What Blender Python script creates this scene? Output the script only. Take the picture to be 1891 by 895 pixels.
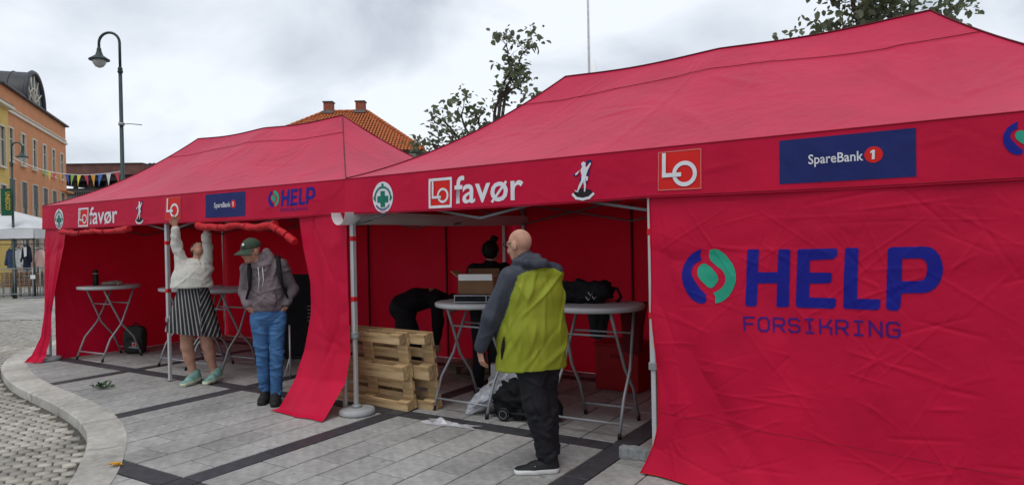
import bpy, bmesh, math, random
import numpy as np
from mathutils import Vector, Matrix, noise
from mathutils.geometry import delaunay_2d_cdt

random.seed(7)
RNG = np.random.default_rng(11)
scene = bpy.context.scene
for o in list(bpy.data.objects):
    bpy.data.objects.remove(o)
COL = scene.collection
PI = math.pi

# ------------------------------------------------------------------ camera
CAM = np.array([4.9811, -4.279, 1.5955])
YAW, PITCH, ROLL, FPX = -0.634, -0.0062, 0.0195, 1271.09
FWD = np.array([math.sin(YAW), math.cos(YAW), 0.0])
RGT = np.array([math.cos(YAW), -math.sin(YAW), 0.0])
cam_data = bpy.data.cameras.new('camera')
cam_data.sensor_width = 36.0
cam_data.lens = FPX / 1891 * 36
cam_data.clip_start = 0.05
cam_data.clip_end = 2000
cam = bpy.data.objects.new('camera', cam_data)
COL.objects.link(cam)
fv = Vector((FWD[0] * math.cos(PITCH), FWD[1] * math.cos(PITCH), math.sin(PITCH)))
rv = Vector(RGT)
uv = rv.cross(fv)
rot = Matrix((rv, uv, -fv)).transposed()
cam.matrix_world = Matrix.Translation(Vector(CAM)) @ (rot @ Matrix.Rotation(-ROLL, 3, 'Z')).to_4x4()
scene.camera = cam

# ------------------------------------------------------------------ overcast sky, soft sun, exposure
SUN_EL, SUN_AZ = math.radians(66), math.radians(165)      # azimuth measured from +Y towards +X
world = bpy.data.worlds.new('World')
scene.world = world
world.use_nodes = True
wn, wl = world.node_tree.nodes, world.node_tree.links
wn.clear()
w_out = wn.new('ShaderNodeOutputWorld')
w_mix = wn.new('ShaderNodeMixShader')
w_sky = wn.new('ShaderNodeBackground')
w_cloud = wn.new('ShaderNodeBackground')
sky = wn.new('ShaderNodeTexSky')
sky.sky_type = 'NISHITA'
sky.sun_disc = False
sky.sun_elevation = SUN_EL
sky.sun_rotation = SUN_AZ
w_sky.inputs['Strength'].default_value = 0.1
wl.new(sky.outputs['Color'], w_sky.inputs['Color'])
tc = wn.new('ShaderNodeTexCoord')
mp = wn.new('ShaderNodeMapping')
mp.inputs['Scale'].default_value = (1.0, 1.0, 2.2)
mp.inputs['Location'].default_value = (0.35, 0.1, 0.0)
nz = wn.new('ShaderNodeTexNoise')
nz.inputs['Scale'].default_value = 2.3
nz.inputs['Detail'].default_value = 7
nz.inputs['Roughness'].default_value = 0.5
nz.inputs['Distortion'].default_value = 0.35
rp = wn.new('ShaderNodeValToRGB')
rp.color_ramp.elements[0].position = 0.39
rp.color_ramp.elements[0].color = (0.42, 0.465, 0.525, 1)
rp.color_ramp.elements[1].position = 0.59
rp.color_ramp.elements[1].color = (0.725, 0.765, 0.825, 1)
wl.new(tc.outputs['Generated'], mp.inputs['Vector'])
wl.new(mp.outputs['Vector'], nz.inputs['Vector'])
wl.new(nz.outputs['Fac'], rp.inputs['Fac'])
wl.new(rp.outputs['Color'], w_cloud.inputs['Color'])
w_cloud.inputs['Strength'].default_value = 1.0
w_mix.inputs['Fac'].default_value = 0.94
wl.new(w_sky.outputs[0], w_mix.inputs[1])
wl.new(w_cloud.outputs[0], w_mix.inputs[2])
wl.new(w_mix.outputs[0], w_out.inputs['Surface'])

sun_d = bpy.data.lights.new('sun', 'SUN')
sun_d.energy = 1.0
sun_d.angle = math.radians(28)
sun_d.color = (1.0, 0.97, 0.93)
sun = bpy.data.objects.new('sun', sun_d)
COL.objects.link(sun)
sdir = Vector((math.sin(SUN_AZ) * math.cos(SUN_EL), math.cos(SUN_AZ) * math.cos(SUN_EL), math.sin(SUN_EL)))
sun.rotation_euler = sdir.to_track_quat('Z', 'Y').to_euler()

scene.render.engine = 'CYCLES'
scene.cycles.max_bounces = 8
scene.cycles.diffuse_bounces = 5
scene.cycles.transmission_bounces = 6
scene.cycles.transparent_max_bounces = 8
vs = scene.view_settings
vs.view_transform = 'Standard'
vs.look = 'None'
vs.exposure = 0.40
vs.gamma = 1.0
vs.use_curve_mapping = False


# ------------------------------------------------------------------ helpers
def srgb(r, g, b):
    def f(c):
        c /= 255.0
        return c / 12.92 if c <= 0.04045 else ((c + 0.055) / 1.055) ** 2.4
    return (f(r), f(g), f(b))


def W(lat, dep, z):
    """a point measured as metres to the right of / in front of the photographer's standpoint"""
    p = CAM + RGT * lat + FWD * dep
    return Vector((p[0], p[1], z))


MATS = {}


def mat(name, col, rough=0.6, var=0.15, scale=6.0, bump=0.0, bscale=80.0, metal=0.0, rand=0.0,
        spec=0.22, stretch=(1, 1, 1), sheen=0.0, col2=None, detail=5.0, alpha=1.0, trans=0.0, ior=1.45):
    if name in MATS:
        return MATS[name]
    m = bpy.data.materials.new(name)
    m.use_nodes = True
    N, L = m.node_tree.nodes, m.node_tree.links
    b = N['Principled BSDF']
    b.inputs['Roughness'].default_value = rough
    b.inputs['Metallic'].default_value = metal
    b.inputs['Specular IOR Level'].default_value = spec
    if sheen:
        b.inputs['Sheen Weight'].default_value = sheen
        b.inputs['Sheen Roughness'].default_value = 0.4
    if trans:
        b.inputs['Transmission Weight'].default_value = trans
        b.inputs['IOR'].default_value = ior
    t = N.new('ShaderNodeTexCoord')
    mpn = N.new('ShaderNodeMapping')
    mpn.inputs['Scale'].default_value = stretch
    L.new(t.outputs['Object'], mpn.inputs['Vector'])
    n = N.new('ShaderNodeTexNoise')
    n.inputs['Scale'].default_value = scale
    n.inputs['Detail'].default_value = detail
    L.new(mpn.outputs['Vector'], n.inputs['Vector'])
    r = N.new('ShaderNodeValToRGB')
    c2 = col2 or tuple(min(1, c * (1 + var)) for c in col)
    c1 = tuple(c * (1 - var) for c in col)
    r.color_ramp.elements[0].position = 0.3
    r.color_ramp.elements[1].position = 0.7
    r.color_ramp.elements[0].color = (*c1, 1)
    r.color_ramp.elements[1].color = (*c2, 1)
    L.new(n.outputs['Fac'], r.inputs['Fac'])
    out = r.outputs['Color']
    if rand:
        oi = N.new('ShaderNodeObjectInfo')
        hs = N.new('ShaderNodeHueSaturation')
        mr = N.new('ShaderNodeMapRange')
        mr.inputs['To Min'].default_value = 1 - rand
        mr.inputs['To Max'].default_value = 1 + rand
        L.new(oi.outputs['Random'], mr.inputs['Value'])
        L.new(mr.outputs['Result'], hs.inputs['Value'])
        L.new(out, hs.inputs['Color'])
        out = hs.outputs['Color']
    L.new(out, b.inputs['Base Color'])
    if bump:
        n2 = N.new('ShaderNodeTexNoise')
        n2.inputs['Scale'].default_value = bscale
        n2.inputs['Detail'].default_value = 4
        L.new(mpn.outputs['Vector'], n2.inputs['Vector'])
        bp = N.new('ShaderNodeBump')
        bp.inputs['Strength'].default_value = bump
        bp.inputs['Distance'].default_value = 0.02
        L.new(n2.outputs['Fac'], bp.inputs['Height'])
        L.new(bp.outputs['Normal'], b.inputs['Normal'])
    MATS[name] = m
    return m


def cloth_mat(name, col, trans_col, fac, rough=0.5, sheen=0.25, bump=0.25, spec=0.4):
    """thin coated polyester: reflects on the lit side and lets some light through"""
    m = mat(name, col, rough=rough, var=0.10, scale=2.2, bump=bump, bscale=11, sheen=sheen, spec=spec, detail=6)
    N, L = m.node_tree.nodes, m.node_tree.links
    b = N['Principled BSDF']
    out = N['Material Output']
    tr = N.new('ShaderNodeBsdfTranslucent')
    tr.inputs['Color'].default_value = (*trans_col, 1)
    mx = N.new('ShaderNodeMixShader')
    mx.inputs['Fac'].default_value = fac
    L.new(b.outputs[0], mx.inputs[1])
    L.new(tr.outputs[0], mx.inputs[2])
    L.new(mx.outputs[0], out.inputs['Surface'])
    return m


def link(o, parent=None):
    COL.objects.link(o)
    if parent is not None:
        o.parent = parent
    return o


def tag(o, label=None, cat=None, group=None, kind=None):
    if label:
        o['label'] = label
    if cat:
        o['category'] = cat
    if group:
        o['group'] = group
    if kind:
        o['kind'] = kind
    return o


def empty(name, loc=(0, 0, 0), rz=0.0, parent=None):
    o = bpy.data.objects.new(name, None)
    o.location = loc
    o.rotation_euler = (0, 0, rz)
    o.empty_display_size = 0.1
    return link(o, parent)


def mk(name, V, F, m=None, parent=None, smooth=False, midx=None):
    me = bpy.data.meshes.new(name)
    if isinstance(F, np.ndarray):
        k = F.shape[1]
        me.vertices.add(len(V))
        me.vertices.foreach_set('co', np.asarray(V, np.float32).ravel())
        me.loops.add(F.size)
        me.loops.foreach_set('vertex_index', F.astype(np.int32).ravel())
        me.polygons.add(len(F))
        me.polygons.foreach_set('loop_start', np.arange(0, F.size, k, dtype=np.int32))
        me.update(calc_edges=True)
    else:
        me.from_pydata([tuple(v) for v in V], [], F)
        me.update()
    ms = m if isinstance(m, (list, tuple)) else [m]
    for x in ms:
        if x is not None:
            me.materials.append(x)
    if midx is not None:
        me.polygons.foreach_set('material_index', np.asarray(midx, np.int32))
    if smooth:
        me.polygons.foreach_set('use_smooth', np.ones(len(me.polygons), bool))
    o = bpy.data.objects.new(name, me)
    return link(o, parent)


class MB:
    """collects boxes, tubes and prisms into one mesh"""
    def __init__(s):
        s.V, s.F, s.S = [], [], []

    def add(s, V, F, smooth=False):
        n = len(s.V)
        s.V += [tuple(v) for v in V]
        s.F += [tuple(i + n for i in f) for f in F]
        s.S += [smooth] * len(F)
        return s

    def box(s, c, d, rz=0.0, M=None, bev=0.0):
        bm = bmesh.new()
        bmesh.ops.create_cube(bm, size=1)
        for v in bm.verts:
            v.co = Vector((v.co.x * d[0], v.co.y * d[1], v.co.z * d[2]))
        if bev:
            bmesh.ops.bevel(bm, geom=bm.edges[:], offset=bev, segments=1, affect='EDGES', profile=0.5)
        X = Matrix.Translation(Vector(c)) @ (M.to_4x4() if M is not None else Matrix.Rotation(rz, 4, 'Z'))
        bm.verts.ensure_lookup_table()
        bm.verts.index_update()
        V = [X @ v.co for v in bm.verts]
        F = [tuple(v.index for v in f.verts) for f in bm.faces]
        bm.free()
        return s.add(V, F)

    def tube(s, pts, r, n=8, caps=True, sq=False):
        P = [Vector(p) for p in pts]
        R = r if isinstance(r, (list, tuple)) else [r] * len(P)
        V, F = [], []
        ref = None
        for i, p in enumerate(P):
            if i == 0:
                d = P[1] - P[0]
            elif i == len(P) - 1:
                d = P[-1] - P[-2]
            else:
                d = (P[i + 1] - p).normalized() + (p - P[i - 1]).normalized()
            d.normalize()
            if ref is None:
                ref = Vector((0, 0, 1)) if abs(d.z) < 0.9 else Vector((1, 0, 0))
            a = (ref - d * ref.dot(d)).normalized()
            ref = a
            b = d.cross(a)
            for k in range(n):
                t = 2 * PI * (k + (0.5 if sq else 0)) / n
                V.append(p + (a * math.cos(t) + b * math.sin(t)) * R[i])
        for i in range(len(P) - 1):
            for k in range(n):
                k2 = (k + 1) % n
                F.append((i * n + k, i * n + k2, (i + 1) * n + k2, (i + 1) * n + k))
        s.add(V, F, not sq)
        if caps:
            m = len(s.V) - len(V)
            s.F.append(tuple(m + k for k in reversed(range(n))))
            s.S.append(False)
            s.F.append(tuple(m + (len(P) - 1) * n + k for k in range(n)))
            s.S.append(False)
        return s

    def lathe(s, prof, c=(0, 0, 0), n=20):
        V, F = [], []
        for (r, z) in prof:
            for k in range(n):
                t = 2 * PI * k / n
                V.append((c[0] + r * math.cos(t), c[1] + r * math.sin(t), c[2] + z))
        for i in range(len(prof) - 1):
            for k in range(n):
                k2 = (k + 1) % n
                F.append((i * n + k, i * n + k2, (i + 1) * n + k2, (i + 1) * n + k))
        F.append(tuple(reversed(range(n))))
        F.append(tuple((len(prof) - 1) * n + k for k in range(n)))
        return s.add(V, F, True)

    def prism(s, poly, z0, z1, M=None):
        n = len(poly)
        V = [Vector((x, y, z0)) for x, y in poly] + [Vector((x, y, z1)) for x, y in poly]
        if M is not None:
            V = [M @ v for v in V]
        F = [tuple(reversed(range(n))), tuple(range(n, 2 * n))]
        F += [(i, (i + 1) % n, n + (i + 1) % n, n + i) for i in range(n)]
        return s.add(V, F)

    def build(s, name, m, parent=None, smooth=None):
        o = mk(name, s.V, s.F, m, parent)
        fl = np.array(s.S, bool) if smooth is None else np.full(len(s.F), smooth)
        o.data.polygons.foreach_set('use_smooth', fl)
        return o


def patch(name, fn, nu, nv, m, parent=None):
    """a cloth sheet from a vectorised surface function fn(u, v) -> x, y, z"""
    u, v = np.meshgrid(np.linspace(0, 1, nu + 1), np.linspace(0, 1, nv + 1), indexing='ij')
    x, y, z = fn(u, v)
    V = np.stack([np.broadcast_to(x, u.shape).ravel(), np.broadcast_to(y, u.shape).ravel(),
                  np.broadcast_to(z, u.shape).ravel()], 1)
    i, j = np.meshgrid(np.arange(nu), np.arange(nv), indexing='ij')
    a = (i * (nv + 1) + j).ravel()
    F = np.stack([a, a + nv + 1, a + nv + 2, a + 1], 1)
    return mk(name, V, F, m, parent, smooth=True)


def inside_poly(p, poly):
    x, y = p
    c = False
    n = len(poly)
    for i in range(n):
        x1, y1 = poly[i]
        x2, y2 = poly[i - 1]
        if (y1 > y) != (y2 > y) and x < (x2 - x1) * (y - y1) / (y2 - y1) + x1:
            c = not c
    return c


def decal(name, polys, fn, m, parent, holes=(), step=0.03):
    """flat print cut to the given outlines and laid on a cloth surface; fn(x, z) -> 3D point"""
    pts, edges = [], []
    for pl in list(polys) + list(holes):
        n0 = len(pts)
        q = []
        for i in range(len(pl)):
            a, b = pl[i], pl[(i + 1) % len(pl)]
            k = max(1, int(math.hypot(b[0] - a[0], b[1] - a[1]) / step))
            q += [(a[0] + (b[0] - a[0]) * t / k, a[1] + (b[1] - a[1]) * t / k) for t in range(k)]
        pts += q
        edges += [(n0 + i, n0 + (i + 1) % len(q)) for i in range(len(q))]
    xs = [p[0] for p in pts]
    ys = [p[1] for p in pts]
    gx = np.arange(min(xs) + step / 2, max(xs), step)
    gy = np.arange(min(ys) + step / 2, max(ys), step)
    for x in gx:
        for y in gy:
            pts.append((float(x), float(y)))
    r = delaunay_2d_cdt([Vector(p) for p in pts], edges, [], 0, 1e-6)
    vs_, fs = r[0], r[2]
    keep = []
    for f in fs:
        c = ((vs_[f[0]].x + vs_[f[1]].x + vs_[f[2]].x) / 3, (vs_[f[0]].y + vs_[f[1]].y + vs_[f[2]].y) / 3)
        if any(inside_poly(c, pl) for pl in polys) and not any(inside_poly(c, h) for h in holes):
            keep.append(tuple(f))
    used = sorted({i for f in keep for i in f})
    mp_ = {i: k for k, i in enumerate(used)}
    V = np.stack(np.broadcast_arrays(*fn(np.array([vs_[i].x for i in used]), np.array([vs_[i].y for i in used]))), 1)
    return mk(name, V.tolist(), [tuple(mp_[i] for i in f) for f in keep], m, parent, smooth=True)


def text_polys(body, x0, x1, z0, z1, off=0.0, shear=0.0):
    """outlines of a line of lettering fitted into a rectangle, as triangles"""
    cu = bpy.data.curves.new('lettering', 'FONT')
    cu.body = body
    cu.offset = off
    cu.resolution_u = 3
    ob = bpy.data.objects.new('lettering', cu)
    COL.objects.link(ob)
    dg = bpy.context.evaluated_depsgraph_get()
    me = bpy.data.meshes.new_from_object(ob.evaluated_get(dg))
    V = np.array([v.co[:] for v in me.vertices])
    F = [tuple(p.vertices) for p in me.polygons]
    bpy.data.objects.remove(ob)
    bpy.data.meshes.remove(me)
    lo, hi = V.min(0), V.max(0)
    V[:, 0] = x0 + (V[:, 0] - lo[0]) / (hi[0] - lo[0]) * (x1 - x0)
    V[:, 1] = z0 + (V[:, 1] - lo[1]) / (hi[1] - lo[1]) * (z1 - z0)
    V[:, 0] += shear * (V[:, 1] - z0)
    return V, F


def text_on(name, body, box, fn, m, parent, off=0.0):
    V, F = text_polys(body, *box, off=off)
    return mk(name, np.stack(np.broadcast_arrays(*fn(V[:, 0], V[:, 1])), 1).tolist(), F, m, parent, smooth=True)


def ring(cx, cz, rx, rz, n=28, a0=0, a1=2 * PI):
    return [(cx + rx * math.cos(a0 + (a1 - a0) * k / n), cz + rz * math.sin(a0 + (a1 - a0) * k / n)) for k in range(n)]


def rect(x0, z0, x1, z1):
    return [(x0, z0), (x1, z0), (x1, z1), (x0, z1)]


def stroke(pts, w):
    """a polyline drawn with a pen of width w, as one quad for each piece"""
    out = []
    for (a, b) in zip(pts[:-1], pts[1:]):
        dx, dy = b[0] - a[0], b[1] - a[1]
        l = math.hypot(dx, dy) or 1
        ex, ey = dx / l * w / 2, dy / l * w / 2
        out.append([(a[0] - ex - ey, a[1] - ey + ex), (a[0] - ex + ey, a[1] - ey - ex),
                    (b[0] + ex + ey, b[1] + ey - ex), (b[0] + ex - ey, b[1] + ey + ex)])
    return out


def crumple(o, amp, freq, seed):
    for v in o.data.vertices:
        p = v.co * freq + Vector((seed, seed, seed))
        n = abs(noise.noise(p)) + .5 * abs(noise.noise(p * 2.1))
        v.co += v.normal * (n - .35) * amp
    return o

# ------------------------------------------------------------------ materials
RED = cloth_mat('red_polyester', (0.55, 0.008, 0.046), (0.75, 0.004, 0.008), 0.12, sheen=0.0, spec=0.12)
RED_ROOF = cloth_mat('red_roof_polyester', (0.47, 0.011, 0.054), (0.75, 0.004, 0.008), 0.035, rough=0.45, sheen=0.0, bump=0.35, spec=0.22)
RED_ROLL = mat('red_rolled_cloth', (0.46, 0.012, 0.018), rough=0.55, var=0.15, bump=0.5, bscale=18)
RED_SEAM = mat('red_stitching', (0.27, 0.006, 0.022), rough=0.6)
TRUSS = mat('dull_truss_tube', (0.17, 0.175, 0.18), rough=0.5, metal=0.3)
RED_DARK = mat('dark_red_piping', (0.10, 0.004, 0.010), rough=0.6)
RED_STRAP = mat('red_strap', (0.55, 0.012, 0.02), rough=0.55)
ALU = mat('aluminium_leg', (0.52, 0.53, 0.54), rough=0.42, metal=0.35, var=0.06)
ALU_DULL = mat('grey_steel_tube', (0.30, 0.31, 0.32), rough=0.45, metal=0.3, var=0.1)
GREY_PLASTIC = mat('grey_plastic', (0.22, 0.23, 0.235), rough=0.6, bump=0.2)
PRINT_WHITE = mat('white_print', (0.66, 0.66, 0.70), rough=0.6, var=0.05)
PRINT_BLUE = mat('blue_print', (0.006, 0.008, 0.21), rough=0.55, var=0.08, bump=0.15, bscale=11)
PRINT_NAVY = mat('navy_print', (0.010, 0.018, 0.12), rough=0.55, var=0.12, bump=0.2, bscale=11)
PRINT_VIOLET = mat('violet_print', (0.045, 0.006, 0.16), rough=0.55)
PRINT_GREEN = mat('green_print', (0.02, 0.30, 0.19), rough=0.55, var=0.1, bump=0.15, bscale=11)
PRINT_DKGREEN = mat('dark_green_print', (0.008, 0.16, 0.11), rough=0.55)
PRINT_RED = mat('scarlet_print', (0.62, 0.012, 0.010), rough=0.55, var=0.06)
PRINT_BLACK = mat('black_print', (0.02, 0.015, 0.02), rough=0.6)
PVC_WHITE = cloth_mat('white_pvc', (0.62, 0.62, 0.62), (0.6, 0.55, 0.55), 0.12, sheen=0.0, bump=0.2)
WHITE_TOP = mat('pale_table_top', (0.44, 0.45, 0.455), rough=0.45, var=0.06)
PINE = mat('pallet_pine', (0.47, 0.29, 0.125), rough=0.75, var=0.35, scale=3.0, stretch=(1, 9, 9), bump=0.35, bscale=20, rand=0.18, col2=(0.62, 0.44, 0.24))
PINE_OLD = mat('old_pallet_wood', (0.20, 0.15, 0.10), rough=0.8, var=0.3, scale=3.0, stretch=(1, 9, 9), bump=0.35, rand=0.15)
BLACK_FABRIC = mat('black_fabric', (0.010, 0.010, 0.012), rough=0.8, var=0.3, bump=0.4, bscale=40)
BLACK_PLASTIC = mat('black_plastic', (0.014, 0.014, 0.015), rough=0.4, var=0.1)
CARD = mat('cardboard', (0.36, 0.22, 0.115), rough=0.8, var=0.12, scale=5)
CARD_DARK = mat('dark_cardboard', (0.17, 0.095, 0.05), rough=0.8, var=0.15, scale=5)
PAPER = mat('white_paper', (0.70, 0.70, 0.69), rough=0.7, var=0.05)

# ------------------------------------------------------------------ ground, road, plaza
GROUND = mat('distant_sett_paving', (0.31, 0.30, 0.28), rough=0.8, var=0.22, scale=3.0, bump=0.5, bscale=9, stretch=(1, 1, 1))
JOINT = mat('sandy_joint', (0.045, 0.043, 0.040), rough=0.95, var=0.3, scale=30)
SLAB = mat('granite_slab', (0.345, 0.343, 0.335), rough=0.62, var=0.20, scale=16, bump=0.25, bscale=160, rand=0.10, detail=9)
DARK_SLAB = mat('dark_granite_band', (0.050, 0.050, 0.056), rough=0.55, var=0.25, scale=12, bump=0.2, bscale=160, rand=0.15, detail=8)
KERB = mat('granite_kerb', (0.46, 0.445, 0.41), rough=0.7, var=0.16, scale=14, bump=0.35, bscale=120, rand=0.06, detail=9)
SETT = mat('granite_sett', (0.35, 0.33, 0.29), rough=0.7, var=0.22, scale=11, bump=0.4, bscale=90, rand=0.22, detail=7)

# large-scale stains on the slabs and setts: damp patches with a shape of their own
for mm, sc in ((SLAB, 0.9), (SETT, 1.3), (KERB, 1.1), (GROUND, 0.35)):
    N, L = mm.node_tree.nodes, mm.node_tree.links
    b = N['Principled BSDF']
    src = b.inputs['Base Color'].links[0].from_socket
    g = N.new('ShaderNodeNewGeometry')
    n = N.new('ShaderNodeTexNoise')
    n.inputs['Scale'].default_value = sc
    n.inputs['Detail'].default_value = 8
    n.inputs['Roughness'].default_value = 0.65
    L.new(g.outputs['Position'], n.inputs['Vector'])
    r = N.new('ShaderNodeValToRGB')
    r.color_ramp.elements[0].position = 0.32
    r.color_ramp.elements[0].color = (0.66, 0.655, 0.64, 1)
    r.color_ramp.elements[1].position = 0.58
    r.color_ramp.elements[1].color = (1.05, 1.04, 1.02, 1)
    L.new(n.outputs['Fac'], r.inputs['Fac'])
    mx = N.new('ShaderNodeMix')
    mx.data_type = 'RGBA'
    mx.blend_type = 'MULTIPLY'
    mx.inputs['Factor'].default_value = 1.0
    L.new(src, mx.inputs['A'])
    L.new(r.outputs['Color'], mx.inputs['B'])
    sp_ = N.new('ShaderNodeTexNoise')
    sp_.inputs['Scale'].default_value = 9.0
    sp_.inputs['Detail'].default_value = 3
    L.new(g.outputs['Position'], sp_.inputs['Vector'])
    rs_ = N.new('ShaderNodeValToRGB')
    rs_.color_ramp.elements[0].position = 0.66
    rs_.color_ramp.elements[0].color = (1, 1, 1, 1)
    rs_.color_ramp.elements[1].position = 0.74
    rs_.color_ramp.elements[1].color = (0.62, 0.60, 0.57, 1)
    L.new(sp_.outputs['Fac'], rs_.inputs['Fac'])
    m2_ = N.new('ShaderNodeMix')
    m2_.data_type = 'RGBA'
    m2_.blend_type = 'MULTIPLY'
    m2_.inputs['Factor'].default_value = 1.0
    L.new(mx.outputs['Result'], m2_.inputs['A'])
    L.new(rs_.outputs['Color'], m2_.inputs['B'])
    L.new(m2_.outputs['Result'], b.inputs['Base Color'])

gz = -0.135
ground = mk('ground', [(-600, -600, gz), (600, -600, gz), (600, 600, gz), (-600, 600, gz)], [(0, 1, 2, 3)], GROUND)
tag(ground, kind='structure')

KERB_OUT = [(3.6, -6.2), (1.9, -4.35), (0.75, -3.12), (0.15, -2.60), (-0.195, -2.353), (-0.459, -2.19), (-0.914, -1.948), (-1.262, -1.79),
            (-1.60, -1.665), (-2.05, -1.548), (-2.55, -1.465), (-3.15, -1.396), (-3.7, -1.352), (-4.20, -1.305), (-4.7, -1.24),
            (-5.2, -1.14), (-5.67, -1.03), (-6.17, -0.885), (-6.77, -0.64), (-7.35, -0.30), (-7.95, 0.17), (-8.6, 0.85), (-9.3, 1.8), (-10.0, 3.1), (-10.8, 5.2)]


def offset_line(pl, d):
    out = []
    for i in range(len(pl)):
        a = pl[max(i - 1, 0)]
        b = pl[min(i + 1, len(pl) - 1)]
        tx, ty = b[0] - a[0], b[1] - a[1]
        l = math.hypot(tx, ty)
        out.append((pl[i][0] + ty / l * d, pl[i][1] - tx / l * d))
    return out


def resample(pl, n):
    P = np.array(pl)
    s = np.r_[0, np.cumsum(np.linalg.norm(np.diff(P, axis=0), axis=1))]
    t = np.linspace(0, s[-1], n)
    return np.stack([np.interp(t, s, P[:, 0]), np.interp(t, s, P[:, 1])], 1), s[-1]


KERB_IN = offset_line(KERB_OUT, 0.285)
KIN = np.array(KERB_IN)
PLAZA = KERB_IN + [(-10.8, 40), (40, 40), (40, -40), (3.6, -40)]
PLAZA_OUT = KERB_OUT + [(-10.8, 40), (40, 40), (40, -40), (3.6, -40)]

# plaza bed under the slabs: joint sand, its top 12 mm below the slab tops
bm_pts = [Vector(p) for p in offset_line(KERB_OUT, 0.15)] + [Vector(p) for p in ((-10.4, 14), (16, 14), (16, -9), (3.6, -9))]
bed = MB()
tri = delaunay_2d_cdt(bm_pts, [(i, (i + 1) % len(bm_pts)) for i in range(len(bm_pts))], [], 1, 1e-6)
bed.add([(v.x, v.y, -0.012) for v in tri[0]], [tuple(f) for f in tri[2]])
plaza = tag(bed.build('plaza_paving', JOINT), kind='structure')
far_plaza = MB()
far_plaza.add([(-10.4, 14, -0.02), (16, 14, -0.02), (16, -9, -0.02), (60, -9, -0.02), (60, 60, -0.02), (-10.4, 60, -0.02)], [(0, 5, 4, 3, 2, 1)])
tag(far_plaza.build('far_plaza', GROUND), kind='structure')

TH = 0.065
CT, ST = math.cos(TH), math.sin(TH)


def uv2xy(u, v):
    return (u * CT - v * ST, u * ST + v * CT)


def seen(x, y, dmax=17, m=1.0):
    d = np.array([x, y]) - CAM[:2]
    dep, lat = d @ FWD[:2], d @ RGT[:2]
    return 1.8 < dep < dmax and abs(lat) < dep * 0.80 + m


def clip_half(poly, c, n, d):
    out = []
    for i in range(len(poly)):
        a, b = poly[i - 1], poly[i]
        da = (a[0] - c[0]) * n[0] + (a[1] - c[1]) * n[1] - d
        db = (b[0] - c[0]) * n[0] + (b[1] - c[1]) * n[1] - d
        if (da <= 0) != (db <= 0):
            t = da / (da - db)
            out.append((a[0] + (b[0] - a[0]) * t, a[1] + (b[1] - a[1]) * t))
        if db <= 0:
            out.append(b)
    return out


cells = []      # (u0, v0, u1, v1, dark)
PU, PV, BW = 2.25, 2.15, 0.19
U0, V0 = 0.22, 0.11
for iu in range(-5, 5):
    for iv in range(-4, 5):
        ub, vb = U0 + iu * PU, V0 + iv * PV
        cells.append((ub, vb, ub + BW, vb + BW, 1))
        nb = 3
        for k in range(nb):
            l = (PU - BW) / nb
            cells.append((ub + BW + k * l, vb, ub + BW + (k + 1) * l, vb + BW, 1))
            l = (PV - BW) / nb
            cells.append((ub, vb + BW + k * l, ub + BW, vb + BW + (k + 1) * l, 1))
        nc = 7
        cw = (PU - BW) / nc
        L4 = (PV - BW) / 4
        for c in range(nc):
            ua = ub + BW + c * cw
            cuts = [0, 1, 2, 3, 4] if (c + iu) % 2 == 0 else [0, .5, 1.5, 2.5, 3.5, 4]
            for a, b in zip(cuts[:-1], cuts[1:]):
                cells.append((ua, vb + BW + a * L4, ua + cw, vb + BW + b * L4, 0))

items = []
G_ = 0.006
for (u0, v0, u1, v1, dk) in cells:
    uc, vc = (u0 + u1) / 2, (v0 + v1) / 2
    x, y = uv2xy(uc, vc)
    if not seen(x, y, 13.5):
        continue
    poly = [uv2xy(u0 + G_, v0 + G_), uv2xy(u1 - G_, v0 + G_), uv2xy(u1 - G_, v1 - G_), uv2xy(u0 + G_, v1 - G_)]
    dd = np.hypot(KIN[:, 0] - x, KIN[:, 1] - y)
    full = True
    if dd.min() < 1.2:
        # trimmed to the kerb line
        def seg_d(i):
            a, b = KERB_IN[i], KERB_IN[i + 1]
            t = ((x - a[0]) * (b[0] - a[0]) + (y - a[1]) * (b[1] - a[1])) / ((b[0] - a[0]) ** 2 + (b[1] - a[1]) ** 2)
            t = max(0, min(1, t))
            return math.hypot(x - a[0] - t * (b[0] - a[0]), y - a[1] - t * (b[1] - a[1]))
        for i in [min(range(len(KERB_IN) - 1), key=seg_d)]:
            a, b = KERB_IN[i], KERB_IN[i + 1]
            tx, ty = b[0] - a[0], b[1] - a[1]
            l = math.hypot(tx, ty)
            nrm = (-ty / l, tx / l)
            p2 = clip_half(poly, a, nrm, 0.11)
            if len(p2) != len(poly) or p2 != poly:
                full = False
            poly = p2
            if len(poly) < 3:
                break
        if len(poly) < 3:
            continue
        cx_, cy_ = sum(p[0] for p in poly) / len(poly), sum(p[1] for p in poly) / len(poly)
        if not inside_poly((cx_, cy_), PLAZA_OUT):
            continue
    elif not inside_poly((x, y), PLAZA):
        continue
    dep = (np.array([x, y]) - CAM[:2]) @ FWD[:2]
    items.append((dep, x, y, poly, dk, full, round(u1 - u0, 3), round(v1 - v0, 3)))
items.sort(key=lambda t: t[0])


def slab_geo(poly, cx, cy):
    """a slab with a small chamfer round its top edge"""
    n = len(poly)
    top = [(cx + (p[0] - cx) * 0.985, cy + (p[1] - cy) * 0.985, 0.0) for p in poly]
    mid = [(p[0], p[1], -0.004) for p in poly]
    bot = [(p[0], p[1], -0.05) for p in poly]
    V = top + mid + bot
    F = [tuple(range(n))]
    F += [(i, n + i, n + (i + 1) % n, (i + 1) % n) for i in range(n)]
    F += [(n + i, 2 * n + i, 2 * n + (i + 1) % n, n + (i + 1) % n) for i in range(n)]
    return V, F


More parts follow.
